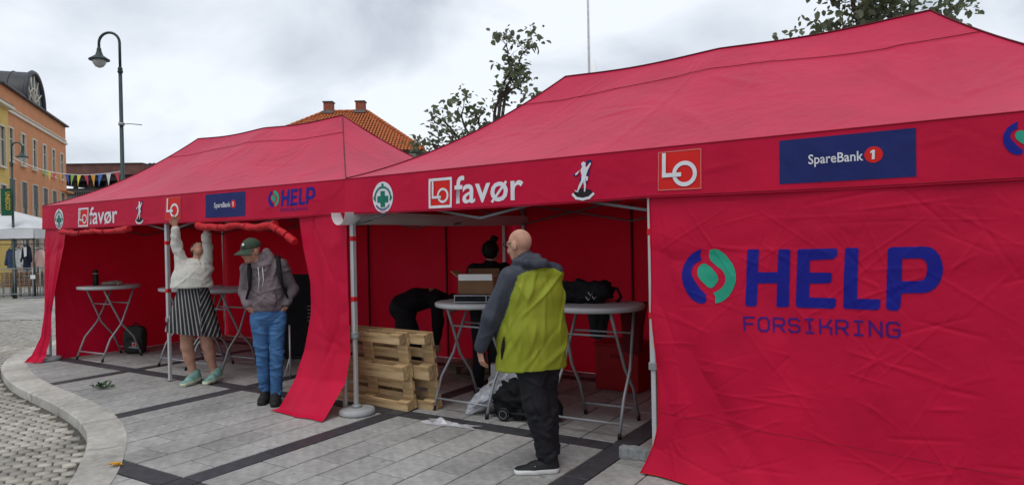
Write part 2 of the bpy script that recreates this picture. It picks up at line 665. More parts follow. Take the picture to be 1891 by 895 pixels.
shared = {}
count = {0: 0, 1: 0}
rest = {0: MB(), 1: MB()}
for (dep, x, y, poly, dk, full, du, dv) in items:
    zj = random.uniform(-0.0016, 0.0012)
    if count[dk] < (300 if dk == 0 else 150):
        count[dk] += 1
        key = (dk, du, dv)
        nm = 'dark_slab' if dk else 'paving_slab'
        mt = DARK_SLAB if dk else SLAB
        if full and key in shared:
            o = bpy.data.objects.new(nm, shared[key])
            link(o, plaza)
        else:
            loc = [((p[0] - x) * CT + (p[1] - y) * ST, -(p[0] - x) * ST + (p[1] - y) * CT) for p in poly]
            cxl, cyl = sum(p[0] for p in loc) / len(loc), sum(p[1] for p in loc) / len(loc)
            V, F = slab_geo(loc, cxl, cyl)
            o = mk(nm, V, F, mt, plaza)
            if full:
                shared[key] = o.data
        o.location = (x, y, zj)
        o.rotation_euler = (random.uniform(-.0025, .0025), random.uniform(-.0025, .0025), TH)
    else:
        V, F = slab_geo(poly, x, y)
        rest[dk].add([(a, b, c + zj) for a, b, c in V], F)
for dk, nm in ((0, 'distant_slabs'), (1, 'distant_dark_slabs')):
    if rest[dk].V:
        tag(rest[dk].build(nm, DARK_SLAB if dk else SLAB, plaza), kind='stuff')

# kerb stones, about a metre each
kerb = tag(empty('kerb', (0, 0, 0)), kind='structure')
KO, klen = resample(KERB_OUT, 400)
KO = [tuple(p) for p in KO]
KI = offset_line(KO, 0.285)
KM = offset_line(KO, 0.012)
step = 0.98
a = 0.35
KS = []
while a < klen:
    KS.append((a, min(a + step, klen)))
    a += step
for (a, b) in KS:
    n = 9
    V, F = [], []
    for k in range(n):
        t = (a + 0.008 + (b - a - 0.016) * k / (n - 1)) / klen * 399
        i = min(int(t), 398)
        fr = t - i
        L_ = lambda A: (A[i][0] + (A[i + 1][0] - A[i][0]) * fr, A[i][1] + (A[i + 1][1] - A[i][1]) * fr)
        o_, m_, i_ = L_(KO), L_(KM), L_(KI)
        V += [(*o_, -0.2), (*o_, -0.012), (*m_, 0.004), (*i_, 0.004), (*i_, -0.2)]
    for k in range(n - 1):
        for j in range(4):
            F.append((k * 5 + j, k * 5 + j + 1, (k + 1) * 5 + j + 1, (k + 1) * 5 + j))
    F.append((4, 3, 2, 1, 0))
    e = (n - 1) * 5
    F.append((e, e + 1, e + 2, e + 3, e + 4))
    mk('kerb_stone', V, F, KERB, kerb)

# road of small granite setts, 9 cm below the plaza
road = MB()
rp_ = [Vector(p) for p in offset_line(KERB_OUT, 0.1)]
rpts = rp_ + [W(-14, 16.6, 0).xy, W(-16, 16.6, 0).xy, W(-16, -3, 0).xy, W(-3, -3, 0).xy]
tri = delaunay_2d_cdt(rpts, [(i, (i + 1) % len(rpts)) for i in range(len(rpts))], [], 1, 1e-6)
road.add([(v.x, v.y, -0.102) for v in tri[0]], [tuple(f) for f in tri[2]])
ROADM = mat('road_joint_sand', (0.085, 0.080, 0.068), rough=0.95, var=0.3, scale=25)
road_o = tag(road.build('cobbled_road', [ROADM]), kind='structure')
far_road = MB()
far_road.add([W(-150, 16.1, -0.092), W(60, 16.1, -0.092), W(60, 300, -0.092), W(-150, 300, -0.092)], [(0, 1, 2, 3)])
tag(far_road.build('far_road', GROUND), kind='structure')


def sett_geo(sx, sy):
    b = 0.009
    top = [(-sx + b, -sy + b), (0, -sy + b * .7), (sx - b, -sy + b), (sx - b * .7, 0), (sx - b, sy - b), (0, sy - b * .7), (-sx + b, sy - b), (-sx + b * .7, 0)]
    mid = [(-sx, -sy), (0, -sy), (sx, -sy), (sx, 0), (sx, sy), (0, sy), (-sx, sy), (-sx, 0)]
    V = [(0, 0, 0.004)] + [(x, y, 0) for x, y in top] + [(x, y, -0.012) for x, y in mid] + [(x, y, -0.06) for x, y in mid]
    F = [(0, 1 + i, 1 + (i + 1) % 8) for i in range(8)]
    F += [(1 + i, 9 + i, 9 + (i + 1) % 8, 1 + (i + 1) % 8) for i in range(8)]
    F += [(9 + i, 17 + i, 17 + (i + 1) % 8, 9 + (i + 1) % 8) for i in range(8)]
    return V, F


sett_meshes = []
for k in range(6):
    V, F = sett_geo(random.uniform(.047, .054), random.uniform(.046, .052))
    V = [(x + random.uniform(-.004, .004), y + random.uniform(-.004, .004), z + random.uniform(-.002, .002)) for x, y, z in V]
    o = mk('sett', V, F, SETT, None, smooth=True)
    sett_meshes.append(o.data)
    bpy.data.objects.remove(o)
RA = 1.17
cr_, sr_ = math.cos(RA), math.sin(RA)
spots = []
KOA = np.array(KO)
for j in range(-60, 220):
    for i in range(-160, 120):
        a = i * 0.110 + (0.055 if j % 2 else 0)
        b = j * 0.106 + 0.035 * math.sin(i * 0.13 + j * 0.05)
        x, y = a * cr_ - b * sr_, a * sr_ + b * cr_
        d = np.array([x - CAM[0], y - CAM[1]])
        dep, lat = d @ FWD[:2], d @ RGT[:2]
        if not (3.6 < dep < 16 and -dep * 0.80 - 0.9 < lat < -dep * 0.35):
            continue
        if inside_poly((x, y), PLAZA_OUT):
            continue
        if np.hypot(KOA[:, 0] - x, KOA[:, 1] - y).min() < 0.052:
            continue
        vis = lat > -dep * 0.752
        spots.append((dep + (0 if vis else 30), x, y))
spots.sort()
stuff = MB()
for k, (dep, x, y) in enumerate(spots):
    me = random.choice(sett_meshes)
    z = -0.088 + random.uniform(-.005, .005)
    rz = RA + random.gauss(0, .06)
    if k < 300:
        o = bpy.data.objects.new('sett', me)
        link(o, road_o)
        o.location = (x, y, z)
        o.rotation_euler = (random.gauss(0, .025), random.gauss(0, .025), rz)
    else:
        M = Matrix.Translation((x, y, z)) @ Matrix.Rotation(rz, 4, 'Z') @ Matrix.Rotation(random.gauss(0, .025), 4, 'X')
        stuff.add([M @ v.co for v in me.vertices], [tuple(p.vertices) for p in me.polygons], True)
# stones in the joined mass vary in tone as well
SETT_FAR = mat('granite_sett_mass', (0.31, 0.295, 0.265), rough=0.7, var=0.3, scale=9, bump=0.4, bscale=90, detail=7)
tag(stuff.build('distant_setts', SETT_FAR, road_o), kind='stuff')

# ------------------------------------------------------------------ the two party tents
ZT, ZB, ZR, XP, YR, OH = 2.176, 1.846, 3.131, 1.494, 1.375, 0.038
DEPTH = 2 * YR
LROT = 0.0547


def crease_field(seed, n, x0, x1, z0, z1, amp=(0.002, 0.006), wid=(0.006, 0.02), length=(0.15, 0.7), angles=(0.5, -0.6, 1.0, -1.05, 0.15, -0.15)):
    r = np.random.default_rng(seed)
    segs = []
    for k in range(n):
        cx, cz = r.uniform(x0, x1), r.uniform(z0, z1)
        a = r.choice(list(angles)) + r.normal(0, 0.25)
        l = r.uniform(*length) / 2
        segs.append((cx - l * math.cos(a), cz - l * math.sin(a), cx + l * math.cos(a), cz + l * math.sin(a),
                     r.uniform(*wid), r.uniform(*amp) * r.choice([1, 1, -1])))

    def f(x, z):
        out = np.zeros(np.broadcast(x, z).shape)
        for (xa, za, xb, zb, w, am) in segs:
            dx, dz = xb - xa, zb - za
            l2 = dx * dx + dz * dz
            t = ((x - xa) * dx + (z - za) * dz) / l2
            tc_ = np.clip(t, 0, 1)
            d2 = (x - xa - tc_ * dx) ** 2 + (z - za - tc_ * dz) ** 2
            out = out + am * np.exp(-d2 / (w * w)) * (1 - (2 * tc_ - 1) ** 2 * 0.7)
        return out
    return f


def drape(x, z, a, ph=0.0):
    return a * (np.sin(4.1 * x + 1.3 * z + ph) + 0.6 * np.sin(9.3 * x - 2.1 * z + 1.7 + ph) + 0.35 * np.sin(3.0 * x + 6.5 * z + 0.4 + ph)
                + 0.5 * np.sin(6.3 * (x + z) + 2.2 * np.sin(2.3 * z + ph)))


def make_tent(label, loc, rz, seed, leg_dx=0.0):
    T = empty('party_tent', loc, rz)
    tag(T, label, 'tent', 'red party tents on the plaza')
    rs = np.random.default_rng(seed)

    def sag(s, t):
        return -0.125 * 4 * s * (1 - s) * (0.72 + 0.28 * np.cos(2 * PI * t))

    # roof: front, back and two end slopes meeting in hips; the ridge dips between its three poles
    def ridge_z(t):
        return ZR - 0.028 * np.abs(np.sin(2 * PI * t)) ** 1.2

    rc = crease_field(seed + 5, 80, 0, 6, 0, 1, amp=(0.002, 0.007), wid=(0.010, 0.03), length=(0.2, 1.2))

    def front(u, v, sgn=1):
        xe = -OH + u * (6 + 2 * OH)
        xr = XP + u * (6 - 2 * XP)
        x = xe + (xr - xe) * v
        ye = -OH if sgn > 0 else DEPTH + OH
        y = ye + (YR - ye) * v
        z = ZT + (ridge_z(u) - ZT) * v + sag(v, u)
        edge = np.minimum(1, 6 * np.minimum(u, 1 - u)) * np.minimum(1, 8 * np.minimum(v, 1 - v))
        z = z + edge * (rc(x, v) * 1.2 + 0.010 * np.sin(5 * x + 4 * v) * np.sin(PI * v))
        # tension folds that fan out of the three ridge poles
        for tp in (0.0, 0.5, 1.0):
            z = z + edge * 0.012 * np.exp(-((u - tp) / 0.035) ** 2) * (v ** 1.5)
        return x, y, z

    def end(u, v, right=False):
        ye = -OH + u * (DEPTH + 2 * OH)
        xe = 6 + OH if right else -OH
        xr = 6 - XP if right else XP
        y = ye + (YR - ye) * v
        x = xe + (xr - xe) * v
        z = ZT + (ZR - ZT) * v + sag(v, 0 * u) * (1 - 0.18 * np.sin(PI * u))
        return x, y, z

    roof = patch('canopy', lambda u, v: front(u, v, 1), 220, 70, RED_ROOF, T)
    patch('canopy_back', lambda u, v: front(u, v, -1), 60, 24, RED_ROOF, T)
    patch('canopy_end', lambda u, v: end(u, v), 40, 30, RED_ROOF, T)
    patch('canopy_end', lambda u, v: end(u, v, True), 40, 30, RED_ROOF, T)
    # seam round the top of the roof and dark piping on ridge and hips
    sm = MB()
    q = []
    for k in range(61):
        u = np.array(k / 60.0)
        x, y, z = front(u, np.array(0.80))
        q.append((float(x), float(y) - 0.003, float(z) + 0.004))
    sm.tube(q, 0.0028, 5)
    sm.build('roof_seam', RED_SEAM, roof)
    pp = MB()
    q = []
    for k in range(41):
        u = k / 40.0
        q.append((XP + u * (6 - 2 * XP), YR, float(ridge_z(np.array(u))) + 0.004))
    pp.tube(q, 0.008, 6)
    for (cx, cy) in ((-OH, -OH), (6 + OH, -OH), (-OH, DEPTH + OH), (6 + OH, DEPTH + OH)):
        px_ = XP if cx < 0 else 6 - XP
        q = []
        for k in range(25):
            s = k / 24.0
            q.append((cx + (px_ - cx) * s, cy + (YR - cy) * s, ZT + (ZR - ZT) * s + float(sag(np.array(s), np.array(0.0))) + 0.003))
        pp.tube(q, 0.007, 6)
    pp.build('piping', RED_DARK, roof)

    # valances
    vc = crease_field(seed + 9, 50, 0, 6, ZB, ZT, amp=(0.001, 0.004), wid=(0.008, 0.02), length=(0.08, 0.3))

    def val_y(x, z):
        v = (ZT - z) / (ZT - ZB)
        return -OH - 0.004 - v * (0.010 + 0.007 * np.sin(3.3 * x + seed) + 0.004 * np.sin(8.1 * x + 2 * v)) - vc(x, z) * np.minimum(1, 5 * v)

    def zed(x):      # the eaves sag a little between the legs
        return -0.014 * np.abs(np.sin(PI * x / 3.0))

    def valf(u, v):
        x = -OH + u * (6 + 2 * OH)
        z = ZT + (ZB - ZT) * v
        return x, val_y(x, z), z + zed(x) * v

    val = patch('valance', valf, 300, 24, RED, T)
    patch('valance', lambda u, v: (-OH - 0.004 - 0.012 * v + 0 * u, -OH + u * (DEPTH + 2 * OH), ZT + (ZB - ZT) * v + 0 * u), 20, 4, RED, T)
    patch('valance', lambda u, v: (6 + OH + 0.004 + 0.012 * v + 0 * u, -OH + u * (DEPTH + 2 * OH), ZT + (ZB - ZT) * v + 0 * u), 20, 4, RED, T)
    patch('valance', lambda u, v: (-OH + u * (6 + 2 * OH), DEPTH + OH + 0.004 + 0.012 * v + 0 * u, ZT + (ZB - ZT) * v + 0 * u), 30, 4, RED, T)
    hm = MB()
    for zz in (ZT - 0.004, ZB + 0.012):
        q = [(float(x), float(val_y(np.array(x), np.array(zz))) - 0.003, zz + float(zed(np.array(x))) * (ZT - zz) / (ZT - ZB)) for x in np.linspace(-OH, 6 + OH, 121)]
        hm.tube(q, 0.0025, 4)
    hm.build('hem', RED_SEAM, val)

    def vf(off):
        def f(x, z):
            v = (ZT - z) / (ZT - ZB)
            return (x, val_y(x, z) - off, z + zed(x) * v)
        return f
    V1, V2, V3, V4 = vf(0.003), vf(0.0055), vf(0.008), vf(0.0105)

    # --- prints on the front valance, in order from the left
    E = val
    cx, cz = 0.46, 1.982
    decal('oval_emblem', [ring(cx, cz, 0.128, 0.135, 40)], V1, PRINT_WHITE, E)
    o = decal('green_cross', [rect(cx - .028, cz - .085, cx + .028, cz + .055), rect(cx - .07, cz - .045, cx + .07, cz + .012)], V2, PRINT_DKGREEN, E)
    arc = []
    for (a0, a1) in ((-0.25, 0.9), (1.1, 2.05), (2.25, 3.4)):
        p = [(cx + 0.098 * math.cos(a0 + (a1 - a0) * k / 8), cz + 0.088 * math.sin(a0 + (a1 - a0) * k / 8)) for k in range(9)]
        arc += stroke(p, 0.017)
    arc += [ring(cx, cz + .108, .015, .015, 10), ring(cx - .104, cz - .004, .015, .016, 10), ring(cx + .104, cz - .004, .015, .016, 10)]
    decal('green_ring', arc, V2, PRINT_DKGREEN, E)
    lets = []
    for k in range(17):
        a = PI * 1.22 + k * PI * 0.56 / 16
        p0 = (cx + 0.112 * math.cos(a), cz + 0.112 * math.sin(a))
        p1 = (cx + 0.100 * math.cos(a + .02), cz + 0.100 * math.sin(a + .02))
        lets += stroke([p0, p1], 0.007)
    decal('small_lettering', lets, V2, PRINT_NAVY, E)

    x0, x1, z0, z1 = 1.03, 1.268, 1.878, 2.095
    decal('logo_square', [rect(x0 + .01, z0 + .01, x1 - .01, z1 - .01)], V1, PRINT_RED, E)
    decal('logo_frame', stroke([(x0, z0), (x1, z0), (x1, z1), (x0, z1), (x0, z0)], 0.021), V2, PRINT_WHITE, E)
    oc = (1.178, 1.966)
    decal('logo_ring', [ring(*oc, 0.062, 0.060, 28)], V2, PRINT_WHITE, E, holes=[ring(*oc, 0.043, 0.041, 28)])
    decal('logo_letter', stroke([(1.067, 2.085), (1.067, 1.954), (1.150, 1.954)], 0.019), V3, PRINT_WHITE, E)
    text_on('lettering', 'favør', (1.305, 1.985, 1.882, 2.108), V1, PRINT_WHITE, E, off=0.012)

    # figure of a walking worker on a round plinth
    fx, fz = 2.50, 1.868
    S = lambda pts: [(fx + a * 0.255, fz + b * 0.255) for a, b in pts]
    decal('figure_plinth', [S([(-.30, .16), (-.22, .06), (0, .02), (.22, .05), (.33, .14), (.26, .24), (0, .30), (-.22, .25)])], V1, PRINT_BLACK, E)
    fr = stroke(S([(-.30, .14), (-.2, .04), (0, .0), (.2, .03), (.33, .12)]), 0.018)
    decal('plinth_rim', fr, V2, PRINT_WHITE, E)
    fig = [S([(-.02, .98), (.06, 1.02), (.12, .97), (.11, .89), (.05, .86), (-.01, .90)]),
           S([(.00, .88), (.13, .88), (.20, .80), (.13, .64), (.10, .50), (-.02, .50), (-.01, .66), (-.05, .78)]),
           S([(-.02, .52), (.07, .52), (-.02, .38), (-.13, .22), (-.17, .22), (-.11, .38)]),
           S([(.02, .52), (.11, .52), (.12, .36), (.09, .20), (.05, .20), (.06, .36)]),
           S([(-.01, .82), (-.06, .80), (-.15, .68), (-.22, .66), (-.21, .71), (-.13, .76)]),
           S([(.12, .62), (.19, .60), (.18, .50), (.12, .48)]),
           S([(-.25, .27), (-.13, .22), (-.12, .19), (-.22, .22)]),
           S([(.15, .86), (.26, .98), (.29, .94), (.20, .80)])]
    decal('walking_figure', fig, V3, PRINT_WHITE, E)
    sh = [S([(.13, 1.0), (.20, 1.06), (.30, 1.03), (.31, .95), (.22, .90), (.14, .92)]), S([(-.32, .69), (-.12, .74), (-.10, .70), (-.2, .62)]),
          S([(.11, .70), (.24, .84), (.20, .60), (.13, .40)]), S([(-.10, .56), (-.03, .62), (-.02, .50), (-.08, .40)]),
          S([(-.06, .92), (.00, .99), (.02, .90), (-.02, .80)])]
    decal('figure_shade', sh, V2, PRINT_NAVY, E)

    # square badge
    x0, x1, z0, z1 = 3.082, 3.370, 1.892, 2.138
    decal('badge_edge', stroke([(x0, z0), (x1, z0), (x1, z1), (x0, z1), (x0, z0)], 0.006), V2, mat('pale_red_edge', (0.62, .16, .14), rough=.6), E)
    decal('badge_square', [rect(x0, z0, x1, z1)], V1, PRINT_RED, E)
    oc = (3.262, 1.990)
    decal('badge_ring', [ring(*oc, 0.083, 0.081, 32)], V3, PRINT_WHITE, E, holes=[ring(*oc, 0.057, 0.055, 32)])
    decal('badge_letter', stroke([(3.122, 2.118), (3.122, 1.986), (3.228, 1.986)], 0.026), V4, PRINT_WHITE, E)

    # bank banner
    x0, x1, z0, z1 = 3.848, 4.550, 1.893, 2.142
    decal('banner_field', [rect(x0, z0, x1, z1)], V1, PRINT_NAVY, E)
    text_on('lettering', 'SpareBank', (4.010, 4.296, 1.978, 2.048), V2, PRINT_WHITE, E, off=0.012)
    decal('red_disc', [ring(4.347, 2.022, 0.046, 0.043, 24)], V2, PRINT_RED, E)
    decal('lettering', [[(4.338, 1.997), (4.352, 1.997), (4.354, 2.047), (4.343, 2.047), (4.331, 2.039), (4.331, 2.030), (4.340, 2.033)]], V3, PRINT_WHITE, E)

    # HELP emblem and word
    k = 0.42
    hx, hz = 4.925, 1.928
    M = lambda pl: [(hx + (p[0] - 3.223) * 0.485, hz + 0.04 + (p[1] - 1.164) * 0.46) for p in pl]
    decal('emblem_blue', [M(HELP_blue)], V1, PRINT_BLUE, E)
    decal('emblem_green', [M(HELP_green), M(HELP_lens)], V1, PRINT_GREEN, E)
    decal('lettering', [M(HELP_H), M(HELP_E), M(HELP_L), M(HELP_P)], V1, PRINT_BLUE, E, holes=[M(HELP_Ph)])
    text_on('lettering', 'FORSIKRING', (hx + .19, hx + .60, hz - .018, hz + .018), V1, PRINT_VIOLET, E)

    # legs with telescopic lower tube, sliding clamp, straps and foot
    for i, (x, y) in enumerate(((0, 0), (3, 0), (6, 0), (0, DEPTH), (3, DEPTH), (6, DEPTH))):
        x += leg_dx if i in (2, 5) else 0
        lg = MB()
        lg.box((x, y, 1.42), (0.043, 0.043, 1.40), bev=0.004)
        lg.box((x, y, 0.38), (0.034, 0.034, 0.74), bev=0.003)
        L_ = lg.build('leg', ALU, T)
        cl = MB()
        cl.box((x, y, 0.72), (0.060, 0.060, 0.055), bev=0.006)
        cl.box((x + 0.035, y - 0.01, 0.715), (0.03, 0.025, 0.03), bev=0.004)
        cl.build('clamp', GREY_PLASTIC, L_)
        cl = MB()
        cl.box((x, y, 1.93), (0.062, 0.062, 0.09), bev=0.006)
        cl.build('corner_bracket', GREY_PLASTIC, L_)
        ft = MB()
        ft.box((x, y, 0.011), (0.085, 0.085, 0.012), bev=0.002)
        ft.build('foot_plate', ALU_DULL, L_)
        if y == 0:
            for zz in (1.62, 1.06):
                st = MB()
                st.box((x, y, zz), (0.050, 0.050, 0.045), bev=0.004)
                st.build('strap', RED_STRAP, L_)
    # scissor trusses below the eaves
    def bars(p, q_, nx):
        p, q_ = np.array(p), np.array(q_)
        for k in range(nx):
            a = p + (q_ - p) * k / nx
            b = p + (q_ - p) * (k + 1) / nx
            off = 0.012 * np.array([-(q_ - p)[1], (q_ - p)[0], 0]) / np.linalg.norm(q_ - p)
            for (z0_, z1_, s_) in ((2.02, 1.76, 1), (1.76, 2.02, -1)):
                t_ = MB()
                t_.tube([(a[0] + off[0] * s_, a[1] + off[1] * s_, z0_), (b[0] + off[0] * s_, b[1] + off[1] * s_, z1_)], 0.013, 4, sq=True)
                t_.build('truss_bar', TRUSS, T)
    bars((0, 0.04, 0), (3, 0.04, 0), 2)
    bars((3, 0.04, 0), (6, 0.04, 0), 2)
    bars((0, DEPTH - .04, 0), (3, DEPTH - .04, 0), 2)
    bars((3, DEPTH - .04, 0), (6, DEPTH - .04, 0), 2)
    for x in (0.04, 5.96):
        bars((x, 0, 0), (x, DEPTH, 0), 2)
    for x in (XP, 3.0, 6 - XP):
        t_ = MB()
        t_.tube([(x, YR, 2.05), (x, YR, ZR - 0.03)], 0.019, 8)
        t_.build('roof_pole', ALU_DULL, T)
        for yy in (0.0, DEPTH):
            t_ = MB()
            t_.tube([(x, yy + (0.05 if yy == 0 else -.05), 2.0), (x, YR, 2.12)], 0.013, 4, sq=True)
            t_.build('truss_bar', TRUSS, T)
    return T


def wall(name, parent, p, q_, z0, z1, seed, amp=0.010, nu=90, nv=50, m=None, ncr=26):
    """a hanging wall sheet from p to q with soft drapery"""
    p, q_ = np.array(p, float), np.array(q_, float)
    l = np.linalg.norm(q_ - p)
    e = (q_ - p) / l
    n = np.array([-e[1], e[0]])
    cf = crease_field(seed, ncr, 0, l, z0, z1, amp=(.003, .009), wid=(.015, .04), length=(.3, 1.1))

    def f(u, v):
        z = z0 + (z1 - z0) * v
        d = drape(u * l, z, amp, seed) * (1 - 0.6 * v) + cf(u * l, z)
        return p[0] + e[0] * u * l + n[0] * d, p[1] + e[1] * u * l + n[1] * d, z
    return patch(name, f, nu, nv, m or RED, parent)


def seams(parent, pts):
    for (x, y, z0, z1) in pts:
        s = MB()
        s.box((x, y, (z0 + z1) / 2), (0.022, 0.022, z1 - z0))
        s.build('seam', RED_DARK, parent)


# HELP print outlines, metres along and up the wall
HELP_blue = [(3.358, 1.503), (3.333, 1.496), (3.303, 1.482), (3.273, 1.456), (3.252, 1.429), (3.233, 1.391), (3.226, 1.357), (3.225, 1.318), (3.233, 1.275), (3.259, 1.222), (3.278, 1.196), (3.303, 1.176), (3.325, 1.164), (3.347, 1.158), (3.368, 1.158), (3.382, 1.167), (3.389, 1.189), (3.382, 1.217), (3.348, 1.249), (3.315, 1.296), (3.293, 1.331), (3.287, 1.356), (3.291, 1.379), (3.302, 1.401), (3.327, 1.423), (3.355, 1.432), (3.348, 1.449), (3.344, 1.465)]
HELP_green = [(3.409, 1.493), (3.423, 1.501), (3.44, 1.503), (3.467, 1.498), (3.487, 1.486), (3.511, 1.465), (3.529, 1.444), (3.552, 1.415), (3.568, 1.38), (3.576, 1.338), (3.574, 1.301), (3.563, 1.269), (3.549, 1.239), (3.53, 1.212), (3.506, 1.188), (3.482, 1.173), (3.461, 1.165), (3.442, 1.162), (3.445, 1.181), (3.444, 1.198), (3.439, 1.214), (3.43, 1.228), (3.455, 1.238), (3.479, 1.255), (3.498, 1.276), (3.509, 1.3), (3.511, 1.325), (3.502, 1.351), (3.485, 1.374), (3.457, 1.392), (3.434, 1.409), (3.415, 1.428), (3.405, 1.449), (3.403, 1.472)]
HELP_lens = [(3.331, 1.382), (3.341, 1.398), (3.356, 1.408), (3.373, 1.411), (3.388, 1.406), (3.419, 1.383), (3.442, 1.359), (3.458, 1.337), (3.464, 1.313), (3.457, 1.294), (3.446, 1.28), (3.431, 1.263), (3.417, 1.256), (3.397, 1.263), (3.373, 1.283), (3.349, 1.307), (3.333, 1.329), (3.327, 1.356)]
HELP_H = [(3.647, 1.492), (3.656, 1.499), (3.708, 1.5), (3.716, 1.491), (3.71, 1.361), (3.822, 1.363), (3.83, 1.491), (3.838, 1.5), (3.891, 1.499), (3.899, 1.49), (3.884, 1.165), (3.875, 1.156), (3.82, 1.153), (3.811, 1.162), (3.819, 1.296), (3.706, 1.293), (3.698, 1.164), (3.689, 1.153), (3.639, 1.153), (3.63, 1.163)]
HELP_E = [(3.938, 1.487), (3.946, 1.499), (4.145, 1.503), (4.154, 1.494), (4.152, 1.46), (4.134, 1.441), (4.006, 1.434), (4.003, 1.363), (4.113, 1.364), (4.122, 1.355), (4.12, 1.316), (4.107, 1.303), (4.002, 1.298), (3.998, 1.218), (4.133, 1.219), (4.142, 1.211), (4.139, 1.175), (4.124, 1.158), (3.934, 1.156), (3.922, 1.169)]
HELP_L = [(4.193, 1.496), (4.202, 1.504), (4.255, 1.505), (4.263, 1.497), (4.251, 1.22), (4.36, 1.221), (4.368, 1.213), (4.365, 1.175), (4.352, 1.161), (4.187, 1.16), (4.177, 1.172)]
HELP_P = [(4.407, 1.496), (4.426, 1.507), (4.58, 1.509), (4.607, 1.505), (4.63, 1.489), (4.649, 1.462), (4.66, 1.426), (4.663, 1.395), (4.659, 1.356), (4.647, 1.32), (4.628, 1.292), (4.601, 1.27), (4.57, 1.262), (4.47, 1.257), (4.463, 1.179), (4.45, 1.162), (4.407, 1.162), (4.394, 1.176)]
HELP_Ph = [(4.476, 1.444), (4.559, 1.447), (4.579, 1.44), (4.59, 1.418), (4.591, 1.386), (4.587, 1.355), (4.574, 1.333), (4.55, 1.325), (4.472, 1.323)]

tent_right = make_tent('large red tent with the big blue HELP print on its front wall', (0, 0, 0), 0.0, 3)
lx, ly = -0.0397, -0.0002
c_, s_ = math.cos(LROT), math.sin(LROT)
tent_left = make_tent('red tent farther left with rolled up front wall, woman reaching up at its eave', (lx - 6 * c_ - 0.035 * c_, ly - 6 * s_, 0), LROT, 4, leg_dx=-0.075)

# ---- right tent: walls
w_ = wall('back_wall', tent_right, (0.02, DEPTH - 0.005), (5.98, DEPTH - 0.005), 0.002, 1.98, 21, nu=140)
seams(w_, [(1.5, DEPTH - .03, .02, 1.95), (3.0, DEPTH - .03, .02, 1.95), (4.5, DEPTH - .03, .02, 1.95)])
wall('side_wall', tent_right, (5.97, DEPTH - .04), (5.97, 0.06), 0.002, 1.98, 23)

help_cr = crease_field(77, 230, 3.0, 6.0, 0.05, 1.85, amp=(.0012, .0042), wid=(.0045, .011), length=(.08, .75))
help_big = crease_field(78, 16, 3.0, 5.6, 0.0, 1.8, amp=(.006, .013), wid=(.05, .12), length=(.5, 1.4))


def help_xyz(x, z):
    x = np.asarray(x, float)
    z = np.asarray(z, float)
    y = -0.034 - help_cr(x, z) - help_big(x, z) * np.minimum(1, 2.2 * np.clip(1.85 - z, 0, 1))
    y = y - 0.012 * np.sin(5.2 * x + 1.0 + 0.8 * z) * np.clip(1.8 - z, 0, 1)
    # drawn in folds from the upper left corner
    y = y - 0.014 * np.sin(17 * (x - 3.0) - 5.5 * (1.85 - z)) * np.exp(-((x - 3.0) / 0.42)) * np.clip((1.8 - z) * 2, 0, 1)
    fl = np.clip(0.36 - z, 0, 1) / 0.36
    y = y - 0.075 * fl ** 2 + 0.018 * np.sin(7 * x) * fl
    pull = (0.035 * np.sin(PI * np.clip((1.1 - z) / 1.1, 0, 1)) - 0.085 * fl ** 1.5) * np.exp(-(x - 3.0) / 0.5)
    return x + pull, np.minimum(y, -0.026), z


hw = patch('help_wall', lambda u, v: help_xyz(3.005 + u * 2.99, 0.012 + v * 1.86), 400, 250, RED, tent_right)


def hf(off):
    def f(x, z):
        p = help_xyz(x, z)
        return (p[0], p[1] - off, p[2])
    return f


decal('emblem_blue', [HELP_blue], hf(.0035), PRINT_BLUE, hw, step=.011)
decal('emblem_green', [HELP_green, HELP_lens], hf(.0035), PRINT_GREEN, hw, step=.011)
for nm, pl, ho in (('H', HELP_H, []), ('E', HELP_E, []), ('L', HELP_L, []), ('P', HELP_P, [HELP_Ph])):
    decal('letter', [pl], hf(.0035), PRINT_BLUE, hw, holes=ho, step=.011)
GLY = {'F': [[(0, 0), (0, 1), (1, 1)], [(0, .5), (.85, .5)]],
       'O': [[(.25, 0), (.75, 0), (1, .2), (1, .8), (.75, 1), (.25, 1), (0, .8), (0, .2), (.25, 0)]],
       'R': [[(0, 0), (0, 1), (.8, 1), (1, .85), (1, .6), (.8, .45), (0, .45)], [(.5, .45), (1, 0)]],
       'S': [[(0, .15), (.2, 0), (.8, 0), (1, .17), (1, .36), (.8, .5), (.2, .5), (0, .64), (0, .85), (.2, 1), (.8, 1), (1, .87)]],
       'I': [[(.18, 1), (.82, 1)], [(.5, 1), (.5, 0)], [(.18, 0), (.82, 0)]],
       'K': [[(0, 0), (0, 1)], [(0, .5), (.55, .5), (1, 1)], [(.55, .5), (1, .42), (1, 0)]],
       'N': [[(0, 0), (0, 1), (1, 0), (1, 1)]],
       'G': [[(1, .85), (.8, 1), (.2, 1), (0, .82), (0, .18), (.2, 0), (.8, 0), (1, .15), (1, .5), (.55, .5)]]}
for k, chh in enumerate('FORSIKRING'):
    lx0 = 3.622 + k * 0.0862
    lz0 = 1.008 + 0.0012 * k
    st_ = []
    for pl in GLY[chh]:
        st_ += stroke([(lx0 + a * 0.058, lz0 + b * 0.077) for a, b in pl], 0.0115)
    decal('letter', st_, hf(.0035), PRINT_VIOLET, hw, step=.02)
